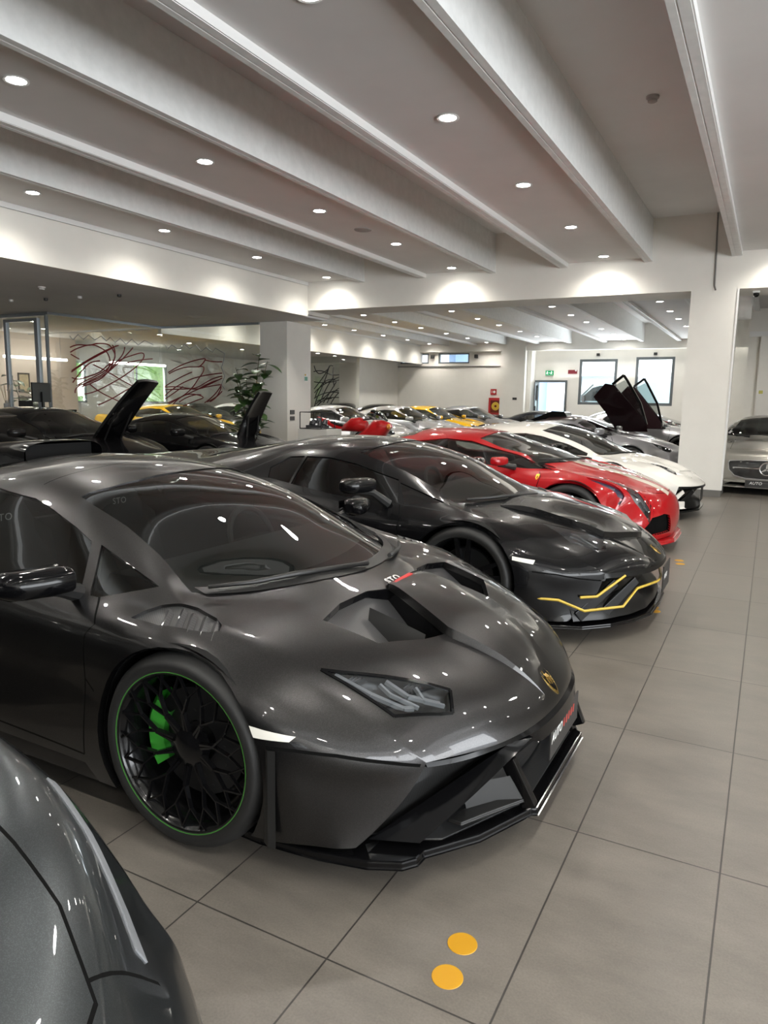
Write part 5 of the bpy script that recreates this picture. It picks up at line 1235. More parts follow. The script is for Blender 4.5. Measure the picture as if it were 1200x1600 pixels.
# ---- second row on the left
NA = gen_net(fo=.95, ro=.9, wb=2.6, hw=.97, zn=.60, zm=.36, round_=.18, zc=.80, wsx=-.05, wsz=.87, wstx=-1.05, zr=1.26, rpx=-1.5, zbelt=.86, zdeck=.95, ztail=.9)
def open_hood(c, hinge, length, ang, w, m, name='hood_lid'):
    """front lid hinged at the windscreen and propped open, with its inner frame and a strut"""
    hx, hz = hinge; bm = bmesh.new(); rows = []
    ca, sa = math.cos(ang), math.sin(ang)
    for j in range(9):
        t = j/4-1; r = []
        for i in range(11):
            u = i/10; x = u*length; d = .05*math.sin(u*1.6)-.03*t*t-.05*u*u; ww = w*(1-.22*u*u)
            r.append((hx+x*ca-d*sa, t*ww, hz+x*sa+d*ca))
        rows.append(r)
    V = loft(bm, rows); g = bm.faces[:]
    r = bmesh.ops.extrude_face_region(bm, geom=g); bmesh.ops.translate(bm, verts=[q for q in r['geom'] if isinstance(q, bmesh.types.BMVert)], vec=(.045*sa, 0, -.045*ca))
    o = obj(name, bm, m, c.e, smooth=True)
    x = length*.75
    for g in (1, -1):
        bm = bmesh.new(); tube(bm, [(hx+.18, g*w*.62, hz-.04), (hx+x*ca*.72, g*w*.62, hz+x*sa*.72)], .012, 6); obj('lid_strut', bm, M['black'], c.e, smooth=True)
c = coupe('black coupe at far left with its front lid open before a glass office', (-8.75, 7.55, 0), NA, BLK, W3, oval=False, name='sports_car'); open_hood(c, (.02, .86), 1.22, math.radians(43), .24, BLK)
c = coupe('black low coupe with open front lid in front of the plant', (-8.05, 9.95, 0), N458, BLK, W3, oval=False, name='sports_car'); open_hood(c, (.0, .83), .86, math.radians(60), .22, BLK)
YEL = paint('yellow_lacquer', (.72, .42, .01), 0, .3, 1.)
c = coupe('yellow coupe half hidden behind the two black coupes on the left', (-13.5, 15.2, 0), gen_net(fo=.93, ro=.97, wb=2.65, zn=.55, zm=.34, round_=.2, zc=.80, wsx=-.12, wsz=.84, wstx=-1.05, zr=1.24, rpx=-1.45, zbelt=.84, zdeck=.93, ztail=.9), YEL, W3, name='sports_car')
# back row
GT = paint('light_silver', (.45, .45, .45), .6, .32, 1.)
coupe('silver coupe behind the red motorcycle, nearest of the back row', (-8.9, 16.6, 0), N911b, GT, W9, intake=False)
coupe('silver coupe with yellow-green seats standing in for the car beyond its window', (-8.17, 18.8, 0), N911b, GT, W9, inside=mat('lime_stand_in', (.55, .60, .02), .6), intake=False)  # lime seat colour stands in for a yellow-green car seen through the window
coupe('yellow coupe in the back row between two silver ones', (-8.24, 21.0, 0), N911b, YEL, W9, intake=False)
coupe('grey coupe in the back row in front of the fire hose cabinet', (-7.75, 23.2, 0), N911b, paint('mid_grey', (.26, .26, .27), .6, .32, 1.), W9, intake=False)
coupe('dark-roofed coupe behind the silver one, near the black drawing', (-15.0, 27.1, 0), N911b, BLK, W9, intake=False)
coupe('black coupe behind the second silver one, against the pale wall', (-11.9, 25.0, 0), N911b, BLK, W9, intake=False)
coupe('black coupe with gold seats in the back row, left of the door', (-5.85, 25.9, 0), N458, BLK, W3, inside=mat('tan_seat', (.45, .30, .14), .6), intake=False)
# outside: van and car in the yard, an indoor black car behind the glass
coupe('pale blue car parked outside the glass door', (-7.0, 33.0, 0), N911b, paint('pale_blue', (.45, .60, .78), .2, .35, 1.), W9, rz=2.6, intake=False)
coupe('glossy black car behind the glass office, left of the plant', (-15.2, 18.0, 0), NA, BLK, W3, oval=False)
coupe('white car with a raised dark tailgate behind the plant', (-15.4, 20.7, 0), NA, paint('white_far', (.65, .65, .63), 0, .3, 1.), W3, oval=False)
SL = [[(10.58,2.44), (10.75,2.50), (11.08,2.52), (11.28,2.57), (11.60,2.56), (11.70,2.47), (11.76,2.33), (11.68,2.19), (11.53,2.04), (11.32,1.92), (11.04,1.80), (10.83,1.71), (10.70,1.65)],[(10.58,2.34), (10.81,2.45), (11.14,2.53), (11.35,2.49), (11.55,2.38), (11.61,2.21), (11.53,2.01), (11.28,1.86), (11.00,1.74), (10.86,1.66)],[(10.59,2.30), (10.67,2.26), (10.79,2.21)],[(10.58,1.93), (10.85,2.09), (11.20,2.27), (11.52,2.42), (11.81,2.56)],[(10.59,1.96), (10.92,2.15), (11.27,2.33), (11.66,2.50), (11.87,2.57)],[(10.59,1.81), (10.77,1.79), (11.04,1.86), (11.32,1.96), (11.57,2.13), (11.76,2.19), (11.94,2.26)],[(10.83,1.63), (11.10,1.72), (11.38,1.84), (11.57,2.00), (11.75,2.16), (11.98,2.38), (12.05,2.55)],[(12.29,2.55), (12.06,2.35), (11.75,2.11), (11.49,1.93), (11.17,1.78), (10.90,1.69)],[(11.87,2.24), (12.21,2.36), (12.60,2.44), (12.62,2.38), (12.47,2.20), (12.19,2.01), (11.92,1.86), (11.51,1.67), (11.16,1.53), (10.88,1.47)],[(11.15,2.11), (11.56,1.96), (11.92,1.80), (12.33,1.64)],[(11.03,1.69), (11.29,1.53), (11.57,1.41), (11.86,1.31)],[(12.05,2.18), (12.44,2.27), (12.88,2.33)],[(11.24,1.24), (11.64,1.39), (12.10,1.60), (12.53,1.76)],[(10.60,1.71), (10.85,1.97), (11.05,2.13), (11.33,2.20)],[(10.65,1.49), (10.69,1.60), (11.00,1.72)],[(11.57,2.00), (11.76,2.36), (11.70,2.57)]]
SR = [[(-12.95,2.02), (-12.59,2.17), (-12.23,2.27), (-11.87,2.33), (-11.77,2.33), (-11.83,2.25), (-11.99,2.14)],[(-12.93,1.99), (-12.47,2.13), (-12.07,2.15), (-11.83,2.14), (-11.84,2.05), (-12.00,1.87), (-12.17,1.69), (-12.37,1.54), (-12.70,1.38), (-12.96,1.27)],[(-11.79,2.31), (-11.56,2.27), (-11.27,2.26)],[(-13.08,1.47), (-12.69,1.69), (-12.20,1.87), (-11.72,1.96), (-11.28,2.00)],[(-13.07,1.67), (-12.61,1.68), (-12.09,1.63), (-11.73,1.69), (-11.34,1.74)],[(-13.07,1.69), (-12.60,1.89), (-12.19,2.03)],[(-13.00,1.29), (-12.54,1.45), (-12.01,1.63), (-11.57,1.78), (-11.28,1.89)],[(-12.83,1.26), (-12.45,1.48), (-12.13,1.51), (-11.86,1.44), (-12.10,1.36), (-12.50,1.23)],[(-11.82,1.32), (-11.58,1.46), (-11.38,1.64), (-11.30,1.75)],[(-11.74,1.34), (-11.46,1.46), (-11.29,1.59)],[(-13.07,1.62), (-12.53,1.63), (-12.09,1.66), (-11.57,1.87), (-11.28,1.93)],[(-11.66,1.34), (-11.43,1.49), (-11.31,1.70)],[(-13.08,1.39), (-12.91,1.47), (-12.49,1.69)],[(-12.62,1.32), (-12.21,1.48), (-11.93,1.50)],[(-12.01,1.63), (-11.73,1.75), (-11.42,1.84)]]
ZL = [(10.58,2.67), (10.66,2.60), (10.79,2.72), (10.92,2.63), (11.06,2.73), (11.22,2.64), (11.40,2.74), (11.53,2.64), (11.64,2.73), (11.78,2.63), (11.93,2.73), (12.09,2.61), (12.27,2.74), (12.45,2.62), (12.65,2.74), (12.91,2.66)]
ZR = [(-13.03,2.69), (-12.95,2.57), (-12.82,2.67), (-12.58,2.55), (-12.41,2.68), (-12.24,2.57), (-12.05,2.65), (-11.90,2.50), (-11.74,2.59), (-11.55,2.48), (-11.46,2.57), (-11.29,2.49), (-11.19,2.45), (-11.23,2.28), (-11.29,2.13), (-11.20,1.93), (-11.30,1.75), (-11.21,1.64)]
SB = [[(-15.90,2.72), (-15.69,2.42), (-15.35,2.52), (-15.18,2.70)],[(-15.92,2.49), (-15.56,2.52), (-15.14,2.38), (-14.76,2.37)],[(-15.90,2.10), (-15.35,2.07), (-14.76,2.17)],[(-15.90,1.82), (-15.64,2.10), (-15.26,2.56), (-15.18,2.71), (-15.03,2.71)],[(-15.88,1.14), (-15.77,1.46), (-15.56,1.85), (-15.35,2.28), (-15.22,2.66)],[(-15.81,1.25), (-15.47,1.47), (-15.09,1.72), (-14.76,1.76)],[(-15.88,1.67), (-15.56,1.93), (-14.76,2.28)],[(-15.64,1.25), (-15.35,1.82), (-15.01,2.28)],[(-15.47,1.29), (-15.13,1.75), (-14.88,2.10)],[(-15.90,1.46), (-15.34,1.68), (-14.76,1.69)],[(-15.77,1.35), (-15.34,1.47), (-14.76,1.51)],[(-15.30,1.29), (-15.01,1.68), (-14.76,1.86)],[(-15.13,1.26), (-14.92,1.54), (-14.76,1.69)],[(-15.01,2.66), (-15.03,2.28), (-14.97,1.93)],[(-15.86,1.46), (-15.69,1.82), (-15.35,2.14), (-14.93,2.17)],[(-15.77,1.14), (-15.51,1.36), (-15.09,1.47)]]
# ------------------------------------------------------------------ glass office on the left
STEEL = mat('brushed_steel', (.30, .33, .36), .35, .8)
go = empty('glass_partition', (-13.15, 13.2, 0), 0); go['kind'] = 'structure'
def local(pts, o): return [tuple(Vector(p)-Vector(o.location)) for p in pts]
def pane(lo, hi):
    bm = bmesh.new(); box(bm, [a-b for a, b in zip(lo, go.location)], [a-b for a, b in zip(hi, go.location)]); structure(obj('glass_pane', bm, OFFGLASS, go))
ys = [10.08, 11.2, 12.25, 13.2]
for a, b in zip(ys, ys[1:]): pane((-13.156, a+.004, .02), (-13.144, b-.004, 3.08))
xs_ = [-13.15, -12.2, -11.35, -10.6, -10.2]
for a, b in zip(xs_, xs_[1:]): pane((a+.004, 13.194, .02), (b-.004, 13.206, 3.08))
for a, b in ((-14.45, -13.52), (-16., -14.6), (-20.4, -16.)): pane((a+.01, 10.074, .02), (b-.01, 10.086, 3.04))
pane((-13.44, 10.074, .02), (-13.2, 10.086, 3.04))
bm = bmesh.new()
for lo, hi in (((-13.17, 10.06, 3.06), (-13.13, 13.22, 3.11)), ((-13.17, 13.18, 3.06), (-10.2, 13.22, 3.11)), ((-20.4, 10.06, 3.04), (-13.17, 10.10, 3.11))): box(bm, [a-b for a, b in zip(lo, go.location)], [a-b for a, b in zip(hi, go.location)])
structure(obj('glass_rail', bm, STEEL, go))
dr2 = empty('door_2', (-14.0, 10.08, 0)); dr2['kind'] = 'structure'
bm = bmesh.new()
for lo, hi in (((-.52, -.04, 0), (-.44, .04, 3.0)), ((.46, -.04, 0), (.56, .04, 3.0)), ((-.44, -.04, 2.94), (.46, .04, 3.0)), ((.78, -.03, 0), (.82, .03, 3.06))): box(bm, lo, hi)
structure(obj('door_frame', bm, STEEL, dr2))
# scribbled lines on the panes
RS = mat('red_scribble', (.20, .018, .022), .5); GS = mat('grey_zigzag', (.30, .33, .36), .5); BS = mat('black_scribble', (.006, .006, .006), .5)
def scribble(name, lines, plane, r, m, parent, mk):
    bm = bmesh.new()
    for L in lines:
        P = spline([mk(p) for p in L], 4) if len(L) > 2 and r > .01 else np.array([mk(p) for p in L])
        P = [Vector(p)-Vector(parent.location) for p in P]; tube(bm, P, r, 5)
    o = obj(name, bm, m, parent, smooth=True); o['kind'] = 'structure'; return o
scribble('red_scribble', SL, 0, .013, RS, go, lambda p: (-13.14, p[0], p[1])); scribble('red_scribble', SR, 0, .013, RS, go, lambda p: (p[0], 13.19, p[1]))
scribble('grey_zigzag', [ZL], 0, .008, GS, go, lambda p: (-13.14, p[0], p[1])); scribble('grey_zigzag', [ZR], 0, .008, GS, go, lambda p: (p[0], 13.19, p[1]))
far = empty('glass_screen', (-15.3, 24., 0)); far['kind'] = 'structure'
bm = bmesh.new(); box(bm, (-.95, .008, .02), (.55, .016, 3.06)); structure(obj('glass_pane', bm, OFFGLASS, far))
scribble('black_scribble', SB, 0, .018, BS, far, lambda p: (p[0], 24., p[1]))
S('wall_partition', (-14.7, 25.2, 0), (-14.55, 28.6, 3.08), WALL)
# interior walls, pendants and furniture of the office
S('wall_office', (-20.5, 13.9, 0), (-18.1, 14.0, 3.11), WALL) if 0 else None
for n, (y0, y1, z0, z1) in enumerate(((16.35, 17.0, 1.2, 2.55), (19.2, 20.7, 1.2, 2.6))):
    bm = bmesh.new()
    for lo, hi in (((-20.46, y0, z0), (-20.40, y0+.05, z1)), ((-20.46, y1-.05, z0), (-20.40, y1, z1)), ((-20.46, y0, z0), (-20.40, y1, z0+.05)), ((-20.46, y0, z1-.05), (-20.40, y1, z1))): box(bm, lo, hi)
    f = structure(obj('window_%d' % (5+n), bm, FRAME)); structure(bx('window_glass', (-20.45, y0+.05, z0+.05), (-20.44, y1-.05, z1-.05), PANE, f))
def leafy(bm, p, d, n, L, W_, droop=.3):
    """one broad leaf: a curved blade with a midrib fold"""
    d = Vector(d).normalized(); s = d.cross(Vector((0, 0, 1))); s = s.normalized() if s.length > .05 else Vector((1, 0, 0)); u = s.cross(d).normalized(); rows = []
    for i in range(6):
        t = i/5; w = W_*math.sin(PI*min(1, t*.96+.03))**.8; c0 = Vector(p)+d*L*t-Vector((0, 0, droop*L*t*t)); rows.append([c0-s*w+u*w*.25, c0, c0+s*w+u*w*.25])
    loft(bm, rows)
LEAF = noisy('leaf_green', (.03, .07, .02), (.07, .14, .04), 8., (.3, .45)); STEM = mat('plant_stem', (.10, .08, .045), .7)
def plant(label, loc, seed, stems, H, leaf, pot=.22):
    t = empty('potted_plant', loc, 0, label, 'plant'); rnd = random.Random(seed)
    bm = bmesh.new(); n = 28; prof = [(0, .02), (pot*.7, 0), (pot*.8, .01), (pot, .40), (pot*1.04, .42), (pot*.94, .42), (pot*.92, .37), (0, .37)]
    R = [[bm.verts.new((r*math.cos(2*PI*i/n), r*math.sin(2*PI*i/n), z)) for r, z in prof[1:-1]] for i in range(n)]
    for i in range(n):
        for k in range(len(R[0])-1): bm.faces.new((R[i][k], R[(i+1) % n][k], R[(i+1) % n][k+1], R[i][k+1]))
    bm.faces.new([r[-1] for r in R]); obj('pot', bm, mat('plant_pot', (.30, .27, .24), .6), t, smooth=True)
    for q in range(stems):
        a = 2*PI*q/stems+rnd.uniform(0, 1); h = H*rnd.uniform(.72, 1.); P = []
        for i in range(9):
            u = i/8; P.append((pot*.4*math.cos(a)+.26*u*u*math.cos(a), pot*.4*math.sin(a)+.26*u*u*math.sin(a), .37+(h-.37)*u))
        bm = bmesh.new(); tube(bm, P, [.014-.009*i/8 for i in range(9)], 6); s = obj('stem', bm, STEM, t, smooth=True)
        bm = bmesh.new()
        for i in range(int(h*10)):
            u = .22+.78*i/int(h*10); k = min(7, int(u*8)); p = Vector(P[k]).lerp(Vector(P[k+1]), u*8-k); b = i*2.4+rnd.uniform(-.4, .4)
            leafy(bm, p, (math.cos(b), math.sin(b), rnd.uniform(-.25, .7)), 0, leaf*rnd.uniform(.8, 1.2), leaf*.33*rnd.uniform(.8, 1.1), rnd.uniform(.1, .5))
        obj('leaves', bm, LEAF, s, smooth=True, recalc=False)
    return t
plant('tall rubber plant with broad dark leaves in front of the left column', (-9.85, 12.45, 0), 5, 6, 2.4, .33)
plant('leafy office plant at the left edge behind the glass', (-14.75, 10.7, 0), 9, 4, 1.9, .30)
# reception counter with monitor, reed diffuser, small black box
ct = empty('reception_counter', (-12.75, 8.05, 0), 0, 'dark reception counter in front of the glass office', 'counter')
bm = bmesh.new(); box(bm, (-.35, -.6, 0), (.35, 1.9, 1.12)); obj('counter_body', bm, M['black'], ct, bevel=.01); bm = bmesh.new(); box(bm, (-.42, -.66, 1.12), (.42, 1.96, 1.16)); obj('countertop', bm, M['gloss_black'], ct, bevel=.006)
mo = empty('computer_monitor', (-12.75, 9.55, 1.16), .35, 'black computer monitor seen from behind on the dark counter', 'monitor')
bm = bmesh.new(); box(bm, (-.03, -.30, .14), (.0, .30, .52)); obj('screen', bm, M['black'], mo, bevel=.008); bm = bmesh.new(); box(bm, (-.12, -.11, 0), (.12, .11, .012)); obj('monitor_base', bm, M['black'], mo, bevel=.003); bm = bmesh.new(); box(bm, (.0, -.03, .01), (.03, .03, .34)); obj('monitor_neck', bm, M['black'], mo)
rd = empty('reed_diffuser', (-12.55, 8.65, 1.16), 0, 'glass reed diffuser with pale sticks on the dark counter', 'diffuser')
bm = bmesh.new(); n = 16; prof = [(.001, 0), (.05, 0), (.055, .02), (.055, .11), (.022, .13), (.022, .17)]; R = [[bm.verts.new((r*math.cos(2*PI*i/n), r*math.sin(2*PI*i/n), z)) for r, z in prof] for i in range(n)]
for i in range(n):
    for k in range(len(prof)-1): bm.faces.new((R[i][k], R[(i+1) % n][k], R[(i+1) % n][k+1], R[i][k+1]))
obj('bottle', bm, mat('diffuser_glass', (.35, .36, .36), .15), rd, smooth=True)
for k in range(7):
    a = 2*PI*k/7; bm = bmesh.new(); tube(bm, [(0, 0, .03), (.10*math.cos(a), .10*math.sin(a), .46)], .005, 5); obj('reed', bm, mat('reed', (.55, .45, .32), .7), rd)
bm = bmesh.new(); box(bm, (-.10, -.08, 0), (.10, .08, .17)); o = tag(obj('speaker_box', bm, M['black'], bevel=.008), 'small black box on the dark counter beside the monitor', 'box'); o.location = (-12.52, 9.02, 1.16)
TUBE = emission('tube_light', (1., .97, .9), 9.)
for nm, lb, lo, hi in (('linear_pendant', 'long glowing tube lamp hanging in the office at far left', (-18.03, 12.4, 2.40), (-17.97, 14.35, 2.46)), ('linear_pendant', 'long glowing tube lamp hanging behind the red drawing', (-18.03, 15.9, 2.42), (-17.97, 18.2, 2.48))):
    t = empty(nm, ((lo[0]+hi[0])/2, (lo[1]+hi[1])/2, lo[2]), 0, lb, 'pendant lamp', 'tube lamps in the office')
    L = (hi[1]-lo[1])/2; bm = bmesh.new(); tube(bm, [(0, -L, .03), (0, L, .03)], .035, 12); obj('tube', bm, TUBE, t, smooth=True)
    for g in (-1, 1): bm = bmesh.new(); tube(bm, [(0, g*L*.8, .06), (0, g*L*.8, .65)], .004, 5); obj('suspension_wire', bm, STEEL, t)
for lb, y0, y1, z0, z1, colr in (('framed pale certificate on the pink office wall, above another', 13.05, 13.40, 1.5, 2.03, (.45, .36, .22)), ('small dark framed photograph under the pale certificate', 13.03, 13.41, 1.1, 1.38, (.10, .11, .07))):
    t = empty('framed_picture', (-18.38, (y0+y1)/2, (z0+z1)/2), 0, lb, 'picture'); w, h = (y1-y0)/2, (z1-z0)/2
    bm = bmesh.new()
    for lo, hi in (((-.02, -w, -h), (.02, -w+.03, h)), ((-.02, w-.03, -h), (.02, w, h)), ((-.02, -w+.03, -h), (.02, w-.03, -h+.03)), ((-.02, -w+.03, h-.03), (.02, w-.03, h))): box(bm, lo, hi)
    obj('frame', bm, mat('dark_wood', (.05, .03, .02), .5), t); bm = bmesh.new(); box(bm, (-.015, -w+.03, -h+.03), (.0, w-.03, h-.03)); obj('print', bm, noisy('print_paper', colr, tuple(min(1, v*1.6) for v in colr), 9.), t)
S('wall_office', (-18.5, 10.1, 0), (-18.4, 15.0, 3.11), mat('warm_office_wall', (.66, .56, .48), .8))
# plinth with a wire cube
pz = bx('display_plinth', (-8.30, 11.95, 0), (-7.62, 12.5, .86), mat('white_laminate', (.66, .65, .61), .5), None, .004); tag(pz, 'white display plinth at the foot of the left column', 'plinth')
wc = empty('wire_cube', (-8.0, 12.2, .86), 0, 'black wire-frame cube with dark machine parts on the white plinth', 'ornament')
bm = bmesh.new(); h = .25
for a in (-1, 1):
    for b in (-1, 1):
        bar(bm, (a*h, b*h, 0), (a*h, b*h, .33), .014, .014, .014, up=Vector((0, 1, 0))); bar(bm, (-h, a*h, .007+.32*(b > 0)), (h, a*h, .007+.32*(b > 0)), .014, .014, .014); bar(bm, (a*h, -h, .007+.32*(b > 0)), (a*h, h, .007+.32*(b > 0)), .014, .014, .014, up=Vector((0, 0, 1)))
obj('wire_frame', bm, M['black'], wc)
bm = bmesh.new(); rnd = random.Random(4)
for k in range(5): 
    r = bmesh.ops.create_cone(bm, cap_ends=True, segments=12, radius1=.055, radius2=.045, depth=.12); bmesh.ops.transform(bm, matrix=Matrix.Translation((-.16+.08*k, .03*(-1)**k, .09+.035*(k % 3))) @ Matrix.Rotation(rnd.uniform(-.6, .6), 4, 'X'), verts=r['verts'])
box(bm, (-.2, -.12, .014), (.2, .12, .07)); obj('machine_part', bm, mat('engine_grey', (.06, .06, .065), .4, .5), wc, bevel=.004)
bm = bmesh.new(); tube(bm, [(-8.27, 12.3, .9), (-8.33, 12.4, .875), (-8.34, 12.45, .6), (-8.33, 12.52, .02)], .006, 6); tag(obj('lamp_cord', bm, M['black'], smooth=True), 'thin black cord running down behind the white plinth', 'cord')
# red motorcycle
mb = empty('motorcycle', (-8.15, 13.95, 0), 0, 'red sport motorcycle with orange headlamp behind the white plinth', 'motorcycle')
RB = paint('bike_red', (.50, .01, .012), 0, .3, 1.)
for x in (.68, -.70):
    bm = lathe_y([(.20, -.05), (.27, -.06), (.30, -.03), (.30, .03), (.27, .06), (.20, .05), (.20, -.05)], 40, c=(x, 0, .30)); w_ = obj('tyre', bm, M['rubber'], mb, smooth=True)
    bm = lathe_y([(.20, -.03), (.205, 0), (.20, .03)], 40, c=(x, 0, .30))
    for k in range(5): a = 2*PI*k/5; bar(bm, (x, 0, .30), (x+.2*math.cos(a), 0, .30+.2*math.sin(a)), .035, .02, .02)
    obj('rim', bm, M['rim'], w_)
def hull(name, prof, half, m, n=9, p=2.4):
    """rounded shell from side-view top/bottom lines: prof = [(x, z_low, z_high, halfwidth)]"""
    bm = bmesh.new(); rows = []
    for x, z0, z1, w in prof:
        r = []
        for k in range(2*n):
            a = PI*k/n; ca, sa = math.cos(a), math.sin(a); r.append((x, w*half*abs(sa)**(2/p)*(1 if sa >= 0 else -1), (z0+z1)/2+(z1-z0)/2*abs(ca)**(2/p)*(1 if ca >= 0 else -1)))
        rows.append(r+[r[0]])
    loft(bm, rows); bmesh.ops.remove_doubles(bm, verts=bm.verts[:], dist=1e-5); bmesh.ops.holes_fill(bm, edges=bm.edges[:], sides=40); return obj(name, bm, m, mb, smooth=True)
hull('front_fairing', [(.92, .86, .90, .1), (.86, .80, .96, .6), (.72, .62, 1.02, .85), (.50, .42, 1.02, .95), (.25, .34, .80, .95), (.02, .32, .58, .9), (-.15, .32, .55, .6)], .20, RB)
hull('fuel_tank', [(.30, .78, .98, .5), (.15, .74, 1.06, 1.1), (-.05, .74, 1.05, 1.2), (-.22, .74, .93, .9), (-.32, .74, .84, .5)], .16, RB); hull('tail_unit', [(-.30, .74, .86, .7), (-.55, .80, .92, .9), (-.80, .92, 1.02, .7), (-.98, .99, 1.05, .3)], .13, RB); hull('seat', [(-.25, .84, .90, .8), (-.45, .86, .93, .9), (-.6, .91, .97, .7)], .12, M['black'])
hull('engine', [(.25, .26, .62, .8), (.05, .22, .66, 1.), (-.2, .24, .66, .95), (-.35, .28, .6, .6)], .16, mat('engine_black', (.03, .03, .032), .4, .5))
hull('windscreen', [(.80, .99, 1.03, .4), (.68, 1.08, 1.16, .8), (.52, 1.14, 1.24, .9), (.45, 1.16, 1.24, .8)], .14, M['glass_dark'])
bm = bmesh.new(); bmesh.ops.create_uvsphere(bm, u_segments=14, v_segments=10, radius=.07); bmesh.ops.scale(bm, verts=bm.verts[:], vec=(.6, 1.1, .9)); bmesh.ops.translate(bm, verts=bm.verts[:], vec=(.89, -.09, .88)); obj('headlamp', bm, mat('orange_lamp', (.85, .28, .03), .15, 0, 1.), mb, smooth=True)
for g in (-1, 1):
    bm = bmesh.new(); tube(bm, [(.68, g*.09, .30), (.50, g*.09, .98)], .025, 8); obj('fork', bm, M['chrome'], mb, smooth=True); bm = bmesh.new(); tube(bm, [(.48, g*.10, 1.04), (.42, g*.36, 1.02)], .016, 8); obj('handlebar', bm, M['black'], mb, smooth=True); bm = bmesh.new(); tube(bm, [(-.1, g*.06, .42), (-.70, g*.09, .30)], .03, 8); obj('swingarm', bm, M['silver'], mb, smooth=True)
    bm = bmesh.new(); box(bm, (.60, g*.30-.05, 1.10), (.66, g*.30+.05, 1.16)); bar(bm, (.60, g*.14, 1.05), (.63, g*.28, 1.13), .02, .02, .015, up=Vector((1, 0, 0))); obj('mirror', bm, M['black'], mb)
bm = bmesh.new(); tube(bm, [(.1, -.16, .22), (-.3, -.18, .26), (-.6, -.19, .50), (-.85, -.18, .66)], [.03, .035, .05, .05], 10); obj('exhaust', bm, M['silver'], mb, smooth=True)
bm = bmesh.new(); tube(bm, [(-.05, -.12, .28), (-.12, -.34, .02)], .012, 6); obj('side_stand', bm, M['black'], mb)
# things on the back walls
def plate(name, label, cat, lo, hi, m, grp=None): return tag(bx(name, lo, hi, m, None, .004), label, cat, grp)
fc = empty('fire_hose_cabinet', (-9.95, 28.6, .2), 0, 'red fire hose cabinet on the pale back wall', 'fire hose cabinet'); FR = mat('fire_red', (.42, .015, .018), .4)
bm = bmesh.new(); box(bm, (-.31, -.22, .72), (.31, 0, 1.40)); obj('cabinet_box', bm, FR, fc, bevel=.01); bm = bmesh.new(); box(bm, (-.22, -.232, .80), (.22, -.222, 1.30)); obj('cabinet_window', bm, mat('cabinet_pane', (.16, .02, .02), .15, 0, 1.), fc)
bm = lathe_y([(.05, 0), (.06, -.02), (.15, -.02), (.17, 0)], 24, c=(0, -.238, 1.06)); obj('hose_reel', bm, mat('hose_yellow', (.65, .42, .04), .5), fc, smooth=True)
sg = empty('fire_sign', (-10.13, 28.585, 1.84), 0, 'red square fire hose sign above the red cabinet', 'sign'); bm = bmesh.new(); box(bm, (-.125, -.01, -.115), (.125, .01, .115)); obj('sign_panel', bm, FR, sg); bm = bmesh.new(); bar(bm, (-.07, -.012, -.05), (-.07, -.012, .06), .02, .02, .003); bm2 = None
r = bmesh.ops.create_circle(bm, cap_ends=True, segments=20, radius=.055); bmesh.ops.transform(bm, matrix=Matrix.Translation((.03, -.013, 0)) @ Matrix.Rotation(PI/2, 4, 'X'), verts=r['verts']); obj('sign_symbol', bm, M['ink'], sg, label='white hose symbol')
plate('wall_sign', 'small dark and white sign just right of the fire sign', 'sign', (-9.82, 28.575, 1.82), (-9.63, 28.6, 1.99), mat('dark_sign', (.10, .09, .085), .5))
plate('wall_switch', 'black double switch on the pier right of the fire cabinet', 'switch', (-9.20, 28.225, 1.53), (-9.03, 28.25, 1.62), DARK)
ex = empty('exit_sign', (-7.98, 29.08, 2.62), 0, 'lit green and white exit sign above the bright doorway', 'exit sign'); bm = bmesh.new(); box(bm, (-.16, -.03, -.09), (.16, .02, .09)); obj('sign_box', bm, emission('exit_green', (.03, .45, .16), .55), ex, bevel=.004)
bm = bmesh.new()
for px_ in (-.085, .085):
    r = bmesh.ops.create_circle(bm, cap_ends=True, segments=12, radius=.014); bmesh.ops.transform(bm, matrix=Matrix.Translation((px_, -.032, .055)) @ Matrix.Rotation(PI/2, 4, 'X'), verts=r['verts'])
    for a, b, w in (((0, .035), (-.005, -.01), .026), ((-.005, -.01), (.03, -.06), .016), ((-.005, -.01), (-.04, -.05), .016), ((0, .03), (.04, .01), .012), ((0, .03), (-.035, .01), .012)): bar(bm, (px_+a[0], -.032, a[1]), (px_+b[0], -.032, b[1]), w, w, .002)
bar(bm, (-.02, -.032, 0), (.03, -.032, 0), .016, .016, .002); obj('exit_pictogram', bm, emission('exit_white', (.85, 1., .9), 1.2), ex, label='white running figures and arrow')
rs = empty('alarm_sign', (-7.06, 29.085, 2.66), 0, 'dark red rectangular alarm sign between door and first window', 'sign'); bm = bmesh.new(); box(bm, (-.18, -.02, -.075), (.18, .015, .075)); obj('sign_panel', bm, mat('alarm_red', (.20, .02, .03), .4), rs, bevel=.006); bm = bmesh.new(); r = bmesh.ops.create_circle(bm, cap_ends=True, segments=16, radius=.035); bmesh.ops.transform(bm, matrix=Matrix.Translation((.13, -.022, .05)) @ Matrix.Rotation(PI/2, 4, 'X'), verts=r['verts']); obj('sign_lamp', bm, M['ink'], rs)
r2 = empty('fire_sign', (-7.06, 29.085, .86), 0, 'small red and white sign low on the wall right of the doorway', 'sign'); bm = bmesh.new(); box(bm, (-.11, -.01, -.08), (.11, .015, .08)); obj('sign_panel', bm, FR, r2); bm = bmesh.new(); bar(bm, (-.07, -.012, -.03), (-.01, -.012, .04), .03, .03, .002); bar(bm, (.03, -.012, -.03), (.07, -.012, .04), .03, .03, .002); obj('sign_symbol', bm, M['ink'], r2)
